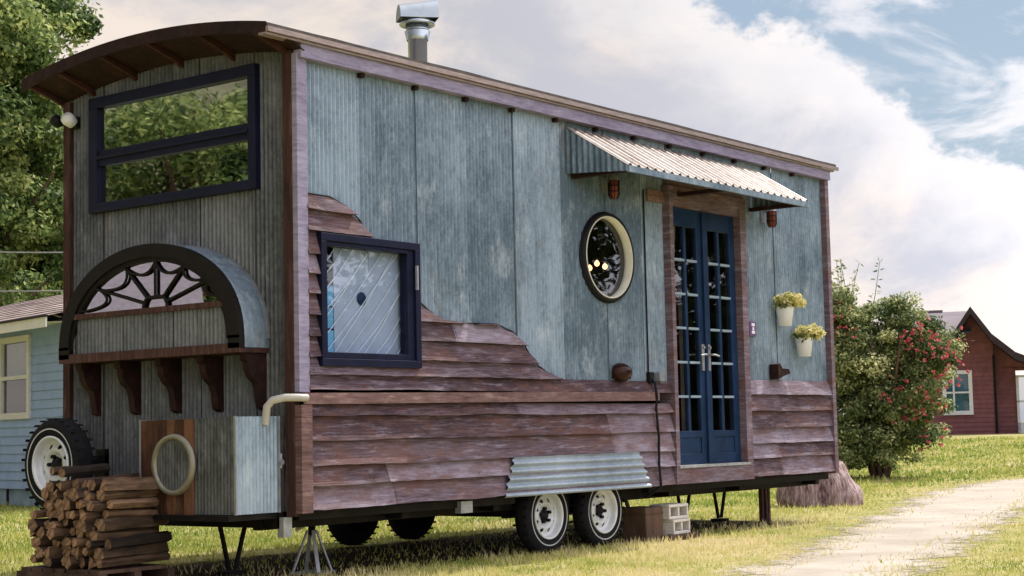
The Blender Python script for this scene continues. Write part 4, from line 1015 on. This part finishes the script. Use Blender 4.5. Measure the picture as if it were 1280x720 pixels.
for (x, y) in ((.25, .95), (7.2, .95), (6.4, .9)):
    mb = MB(); mb.tube((x-.12,y,.40),(x-.03,y,.06),.018); mb.tube((x+.14,y,.40),(x+.03,y,.06),.018); mb.box(x-.09,x+.09,y-.06,y+.06,.02,.05); part(mb, 'stabiliser_leg', M_chassis)
mb = MB(); mb.tube((.3,.5,.40),(.5,.5,.40),.02); mb.path([(.55,.6,.33),(.66,.5,.40),(.78,.4,.50)], .012); part(mb, 'hitch_bar', M_pipe)
for i, (x, y, h) in enumerate(((7.30,.5,.44),(7.42,.52,.44),(7.62,.6,.46))):
    mb = MB(); mb.box(x-.02, x+.02, y-.02, y+.02, .0, h, .4); part(mb, 'rear_prop', M_post)
# ---- black cable down from the wall
mb = MB(); mb.path([(4.40,-.02,1.50),(4.41,-.075,1.42),(4.42,-.085,1.30),(4.44,-.06,1.20),(4.455,-.07,.95),(4.45,-.068,.70),(4.47,-.07,.50),(4.48,.1,.40)], .012, 8); mb.box(4.37,4.44,-.05,-.012,1.42,1.52); part(mb, 'power_cable', M_black)
mb = MB(); mb.box(4.52, 4.60, -.055, -.012, 1.44, 1.52); part(mb, 'outlet_box', M_grey)

# ================================================================== loose things
# hanging flower pots
def pot(x, z, label):
    t = thing('flower_pot', label, 'flower pot', (x, -.13, z), 0, 'white flower pots hanging on the wall')
    mb = MB(); mb.lathe([(0,-.16),(.065,-.16),(.09,.02),(.096,.03),(.088,.035),(.08,.0),(0,-.01)], Matrix(), 24); mb.build('pot', M_white, t)
    mb = MB(); mb.path([(0,.11,.06),(0,.085,.06),(0,.085,.02)], .006, 6); mb.build('hook', M_black, t)
    leaves('foliage', M_leaf_bush, t, [(0,-.02,.06,.12,.09,.05)], 500, .022, .2, nclump=22, clump=.05)
    leaves('flowers', M_yel_fl, t, [(0.04,-.05,.09,.19,.13,.075)], 2200, .017, .4, nclump=90, clump=.035)
pot(6.79, 2.18, 'white hanging pot with yellow flowers, the upper of two right of the doors')
pot(7.18, 1.88, 'white hanging pot with yellow flowers, the lower of two near the house end')

# axle stand
def stand(x, y, h, label, rz):
    t = thing('jack_stand', label, 'jack stand', (x, y, 0), rz)
    mb = MB()
    for k in range(4):
        a = PI/4+k*PI/2; mb.box(-.014, .014, -.006, .006, 0, 1, .5, TM(math.cos(a)*.15, math.sin(a)*.15, .015) @ Vector((-math.cos(a)*.12, -math.sin(a)*.12, h*.72)).to_track_quat('Z', 'Y').to_matrix().to_4x4() @ Matrix.Scale(h*.74, 4, (0,0,1)))
    mb.build('legs', M_grey, t)
    mb = MB(); 
    for s_ in (-1, 1): mb.box(-.13,.13,s_*.106-.014,s_*.106+.014,0,.02); mb.box(s_*.106-.014,s_*.106+.014,-.13,.13,.001,.019)
    mb.build('base', M_grey, t)
    mb = MB(); mb.box(-.02,.02,-.02,.02,h*.65,h); mb.box(-.05,.05,-.03,.03,h,h+.012); mb.build('post', M_chassis, t)
stand(.74, .62, .44, 'grey steel jack stand on the grass under the front corner', .3)
stand(5.75, 1.2, .44, 'dark jack stand in the shade under the doors', .8)

# concrete blocks under the door end
def cinder(x, y, z, rz, label):
    mb = MB(); lx, ly, h = .40, .20, .10
    # block lying with its cores towards the camera side
    t = thing('concrete_block', label, 'concrete block', (x, y, z), rz, 'concrete blocks beside the wheels')
    H = .135; w = .028; lx = .32; ly = .22
    for (x0, x1) in ((0,w),(.147,.173),(lx-w,lx)): mb.box(x0, x1, 0, ly, w, H-w)
    mb.box(0, lx, 0, ly, 0, w); mb.box(0, lx, 0, ly, H-w, H)
    mb.box(w, .147, ly-.04, ly-.02, w, H-w, .1); mb.box(.173, lx-w, ly-.04, ly-.02, w, H-w, .1)
    o = mb.build('block', M_block, t); bevel(o, .006)
cinder(4.74, -.02, .05, .06, 'pale concrete block with open cores, lower of two by rear wheel')
cinder(4.70, .0, .188, -.03, 'pale concrete block on top of the other block by rear wheel')
mb = MB(); mb.box(-.14,.14,-.13,.13,0,.31,.4); mb.box(-.145,.145,-.135,.135,.24,.265,.2)
tb = mb.build('timber_block', M_bark, None, (4.53, .18, 0)); bevel(tb, .008); tag(tb, 'dark brown timber block beside the concrete blocks and rear wheel', 'wood block')
mb = MB(); mb.box(-.25,.25,-.12,.12,0,.05,.3); pb = mb.build('timber_pad', M_bark, None, (4.88, .07, 0)); tag(pb, 'flat dark timber pad under the pale concrete blocks', 'wood block')

# boulder beyond the rear corner
me = bpy.data.meshes.new('boulder'); bm = bmesh.new(); bmesh.ops.create_icosphere(bm, subdivisions=5, radius=1)
for v in bm.verts:
    p = v.co.copy(); 
    f = 1+.18*noise.noise(p*1.3+Vector((3,1,2)))+.07*noise.noise(p*4)+.03*noise.noise(p*11)
    q = p*f; tp = 1-.55*max(0, q.z); q.x = q.x*tp-.12*max(0, q.z); q.y *= tp; q.z += .10*noise.noise(p*3.1)+.05*noise.noise(p*9)
    v.co = Vector((q.x*.62, q.y*.45, max(q.z, -.25)*.60))
bm.to_mesh(me); bm.free()
for p in me.polygons: p.use_smooth = True
m, nt, N, L, B = newmat('pink_rock'); n1 = nz(N, L, 5, 7, .7, (1,1,.6)); n2 = nz(N, L, 14, 5, .7, (2,2,.5), off=(2,2,2)); r = ramp(N, [(.40, (.07,.035,.04)), (.5, (.28,.18,.18)), (.60, (.52,.42,.40))]); L.new(mth(N, L, 'ADD', mth(N, L, 'MULTIPLY', n1, .5), mth(N, L, 'MULTIPLY', n2, .5)), r.inputs[0]); L.new(r.outputs[0], B.inputs['Base Color']); B.inputs['Roughness'].default_value = .95; bump(N, L, B, n2, .8, .04)
me.materials.append(m); o = bpy.data.objects.new('boulder', me); C.objects.link(o); o.location = (10.82, 1.66, .13); o.scale = (.86,1.0,1.32); o.rotation_euler = (0,0,-.62)
tag(o, 'large rough pinkish brown boulder on the grass behind the house end', 'boulder')

# firewood
PX0, PX1 = -.99, -.43; logs = []
def log_mesh(i):
    mb = MB(); n = random.choice((3,4,4,5,5,7)); r = random.choice((random.uniform(.028, .040), random.uniform(.036, .056))); ph = random.random()*6
    rk = [r*random.uniform(.85,1.12) for k in range(n)]; poly = [(rk[k]*math.cos(ph+2*PI*k/n)*1.08, rk[k]*math.sin(ph+2*PI*k/n)) for k in range(n)]
    L_ = random.uniform(.40, .45); rows = []
    for j in range(6):
        t = j/5; rows.append([(L_*t+(.006*random.uniform(-1,1) if 0 < j < 5 else 0), y*(1+.22*noise.noise((t*6, k, i))), z*(1+.22*noise.noise((t*6, k+9, i)))) for k, (y, z) in enumerate(poly)])
    tn = random.uniform(-.3, .7); mb.grid(rows, tn, False, True); mb.face(rows[0][::-1], tn+1.1); mb.face(rows[-1], tn)
    o = mb.build('firewood_log', M_log); return o
M_logend = M_log
protos = [log_mesh(i) for i in range(26)]; used = set(); k = 0; z = .20; row = 0
while z < .72:
    y = .87+(.05 if row % 2 else 0)+max(0, z-.6)*.35; ymax = 1.64-max(0, z-.45)*.5
    while y < ymax:
        pi_ = random.randrange(26); src = protos[pi_]
        if pi_ in used: o = src.copy(); C.objects.link(o)
        else: o = src; used.add(pi_)
        o.location = (PX0+random.uniform(-.06, .07), y+random.uniform(-.015,.015), z+random.uniform(-.012,.012)); o.rotation_euler = (random.uniform(-.25,.25), random.uniform(-.05,.05), random.uniform(-.09,.09))
        o.rotation_euler[0] = random.choice((0, PI))+random.uniform(-.3,.3)
        if z < .42: o.scale.x = 1.3
        tag(o, 'split brown firewood log stacked in the pile at the front corner', 'firewood log', 'split firewood logs in the pile')
        y += random.uniform(.062, .086); k += 1
    z += .064; row += 1
for p in protos:
    if p['label'] if 'label' in p else False: continue
    bpy.data.objects.remove(p)
for (x, y, z, rz, ry, lab) in ((-1.05,1.22,.80,.10,-.05,'reddish split log lying askew on top of the pile, nearer'), (-.98,1.42,.81,-.12,-.02,'dark split log lying askew on top of the pile, farther')):
    o = log_mesh(3); o.location = (x, y, z); o.rotation_euler = (0, ry, rz); tag(o, lab, 'firewood log', 'split firewood logs in the pile')
mb = MB()
for k in range(7): mb.box(PX0-.02, PX0+.56, .87+k*.125, .87+k*.125+.10, .125, .15, .3)
for k in range(3): mb.box(PX0-.03+k*.29, PX0+.03+k*.29, .85, 1.76, 0, .124, .2)
o = mb.build('pallet', M_bark); tag(o, 'low dark wooden pallet under the firewood pile', 'pallet')

# ================================================================== light
SUN_EL, SUN_AZ = 50, -6       # azimuth: degrees from +X towards +Y
d = Vector((math.cos(R(SUN_EL))*math.cos(R(SUN_AZ)), math.cos(R(SUN_EL))*math.sin(R(SUN_AZ)), math.sin(R(SUN_EL))))
sl = bpy.data.lights.new('sun', 'SUN'); sl.energy = 5.0; sl.angle = R(.53); sl.color = (1,.95,.86)
so = bpy.data.objects.new('sun', sl); C.objects.link(so); so.rotation_euler = d.to_track_quat('Z', 'Y').to_euler(); so.location = (0,0,30)
W = bpy.data.worlds.new('World'); S.world = W; W.use_nodes = True; N = W.node_tree.nodes; L = W.node_tree.links
bg = N['Background']; bg.inputs['Strength'].default_value = .13
sky = N.new('ShaderNodeTexSky'); sky.sky_type = 'NISHITA'; sky.sun_disc = False; sky.sun_elevation = R(SUN_EL); sky.sun_rotation = R(90)-R(SUN_AZ); sky.dust_density = 1.2
tc = N.new('ShaderNodeTexCoord')
def wn(scale, detail, rough, off, sc=(1,1,1), dist=0):
    mp = N.new('ShaderNodeMapping'); mp.inputs['Location'].default_value = off; mp.inputs['Scale'].default_value = sc
    n = N.new('ShaderNodeTexNoise'); n.inputs['Scale'].default_value = scale; n.inputs['Detail'].default_value = detail; n.inputs['Roughness'].default_value = rough; n.inputs['Distortion'].default_value = dist
    L.new(tc.outputs['Generated'], mp.inputs[0]); L.new(mp.outputs[0], n.inputs['Vector']); return n.outputs['Fac']
def dot(v):
    n = N.new('ShaderNodeVectorMath'); n.operation = 'DOT_PRODUCT'; L.new(tc.outputs['Generated'], n.inputs[0]); vv = Vector(v).normalized(); n.inputs[1].default_value = vv; return n.outputs['Value']
def sstep(v, a, b):
    m_ = N.new('ShaderNodeMapRange'); m_.interpolation_type = 'SMOOTHSTEP'; m_.inputs['From Min'].default_value = a; m_.inputs['From Max'].default_value = b; L.new(v, m_.inputs['Value']); return m_.outputs['Result']
edge = wn(7.5, 10, .62, (2,5,1), (1,1,1.5)); wisp = wn(9, 6, .6, (7,1,3), (1,1,2.2), .5)
# gap of blue in the cloud deck: between bearings near +X, above the bank
n_gap = Vector((.831,.496,.253)).cross(Vector((.931,.343,.130))).normalized()
if n_gap.dot(Vector((.914,.329,.239))) < 0: n_gap = -n_gap
gap = mth(N, L, 'ADD', dot(n_gap), mth(N, L, 'MULTIPLY_ADD', edge, .17, -.085))
blue = mth(N, L, 'MULTIPLY', sstep(gap, .002, .016), sstep(dot((.93,.27,.32)), .80, .93))
wc = sstep(wisp, .44, .60)                       # white puffs inside the gap
blue = mth(N, L, 'MULTIPLY', blue, mth(N, L, 'SUBTRACT', 1.0, mth(N, L, 'MULTIPLY', wc, .75)))
shade = wn(5.2, 9, .60, (1,2,9), (1,1,2.0), .3); sh2 = sstep(shade, .38, .60)
cloud = mix(N, L, sh2, (4.35,4.4,4.85), (7.2,6.3,5.6))
near_gap = sstep(gap, -.055, -.005); cloud = mix(N, L, mth(N, L, 'MULTIPLY', near_gap, .75), cloud, (6.3,6.1,6.1))
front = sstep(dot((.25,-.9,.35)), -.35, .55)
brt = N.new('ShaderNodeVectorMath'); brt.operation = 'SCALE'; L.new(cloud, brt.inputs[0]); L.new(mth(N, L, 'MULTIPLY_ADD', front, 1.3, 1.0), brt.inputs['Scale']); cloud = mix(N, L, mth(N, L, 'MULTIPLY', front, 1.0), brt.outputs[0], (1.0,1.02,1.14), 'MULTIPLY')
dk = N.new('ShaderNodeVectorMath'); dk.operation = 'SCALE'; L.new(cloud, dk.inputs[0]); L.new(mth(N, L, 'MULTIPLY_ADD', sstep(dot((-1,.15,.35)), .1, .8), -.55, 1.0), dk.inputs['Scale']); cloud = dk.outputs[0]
skyb = N.new('ShaderNodeVectorMath'); skyb.operation = 'SCALE'; skyb.inputs['Scale'].default_value = .62; L.new(sky.outputs[0], skyb.inputs[0])
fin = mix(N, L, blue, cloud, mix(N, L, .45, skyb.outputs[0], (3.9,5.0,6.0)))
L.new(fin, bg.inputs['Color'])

S.view_settings.view_transform = 'Standard'; S.view_settings.look = 'None'; S.view_settings.gamma = 1; S.view_settings.exposure = 0.0
S.render.engine = 'CYCLES'; S.render.resolution_x = 1024; S.render.resolution_y = 576
S.cycles.max_bounces = 6; S.cycles.transparent_max_bounces = 12
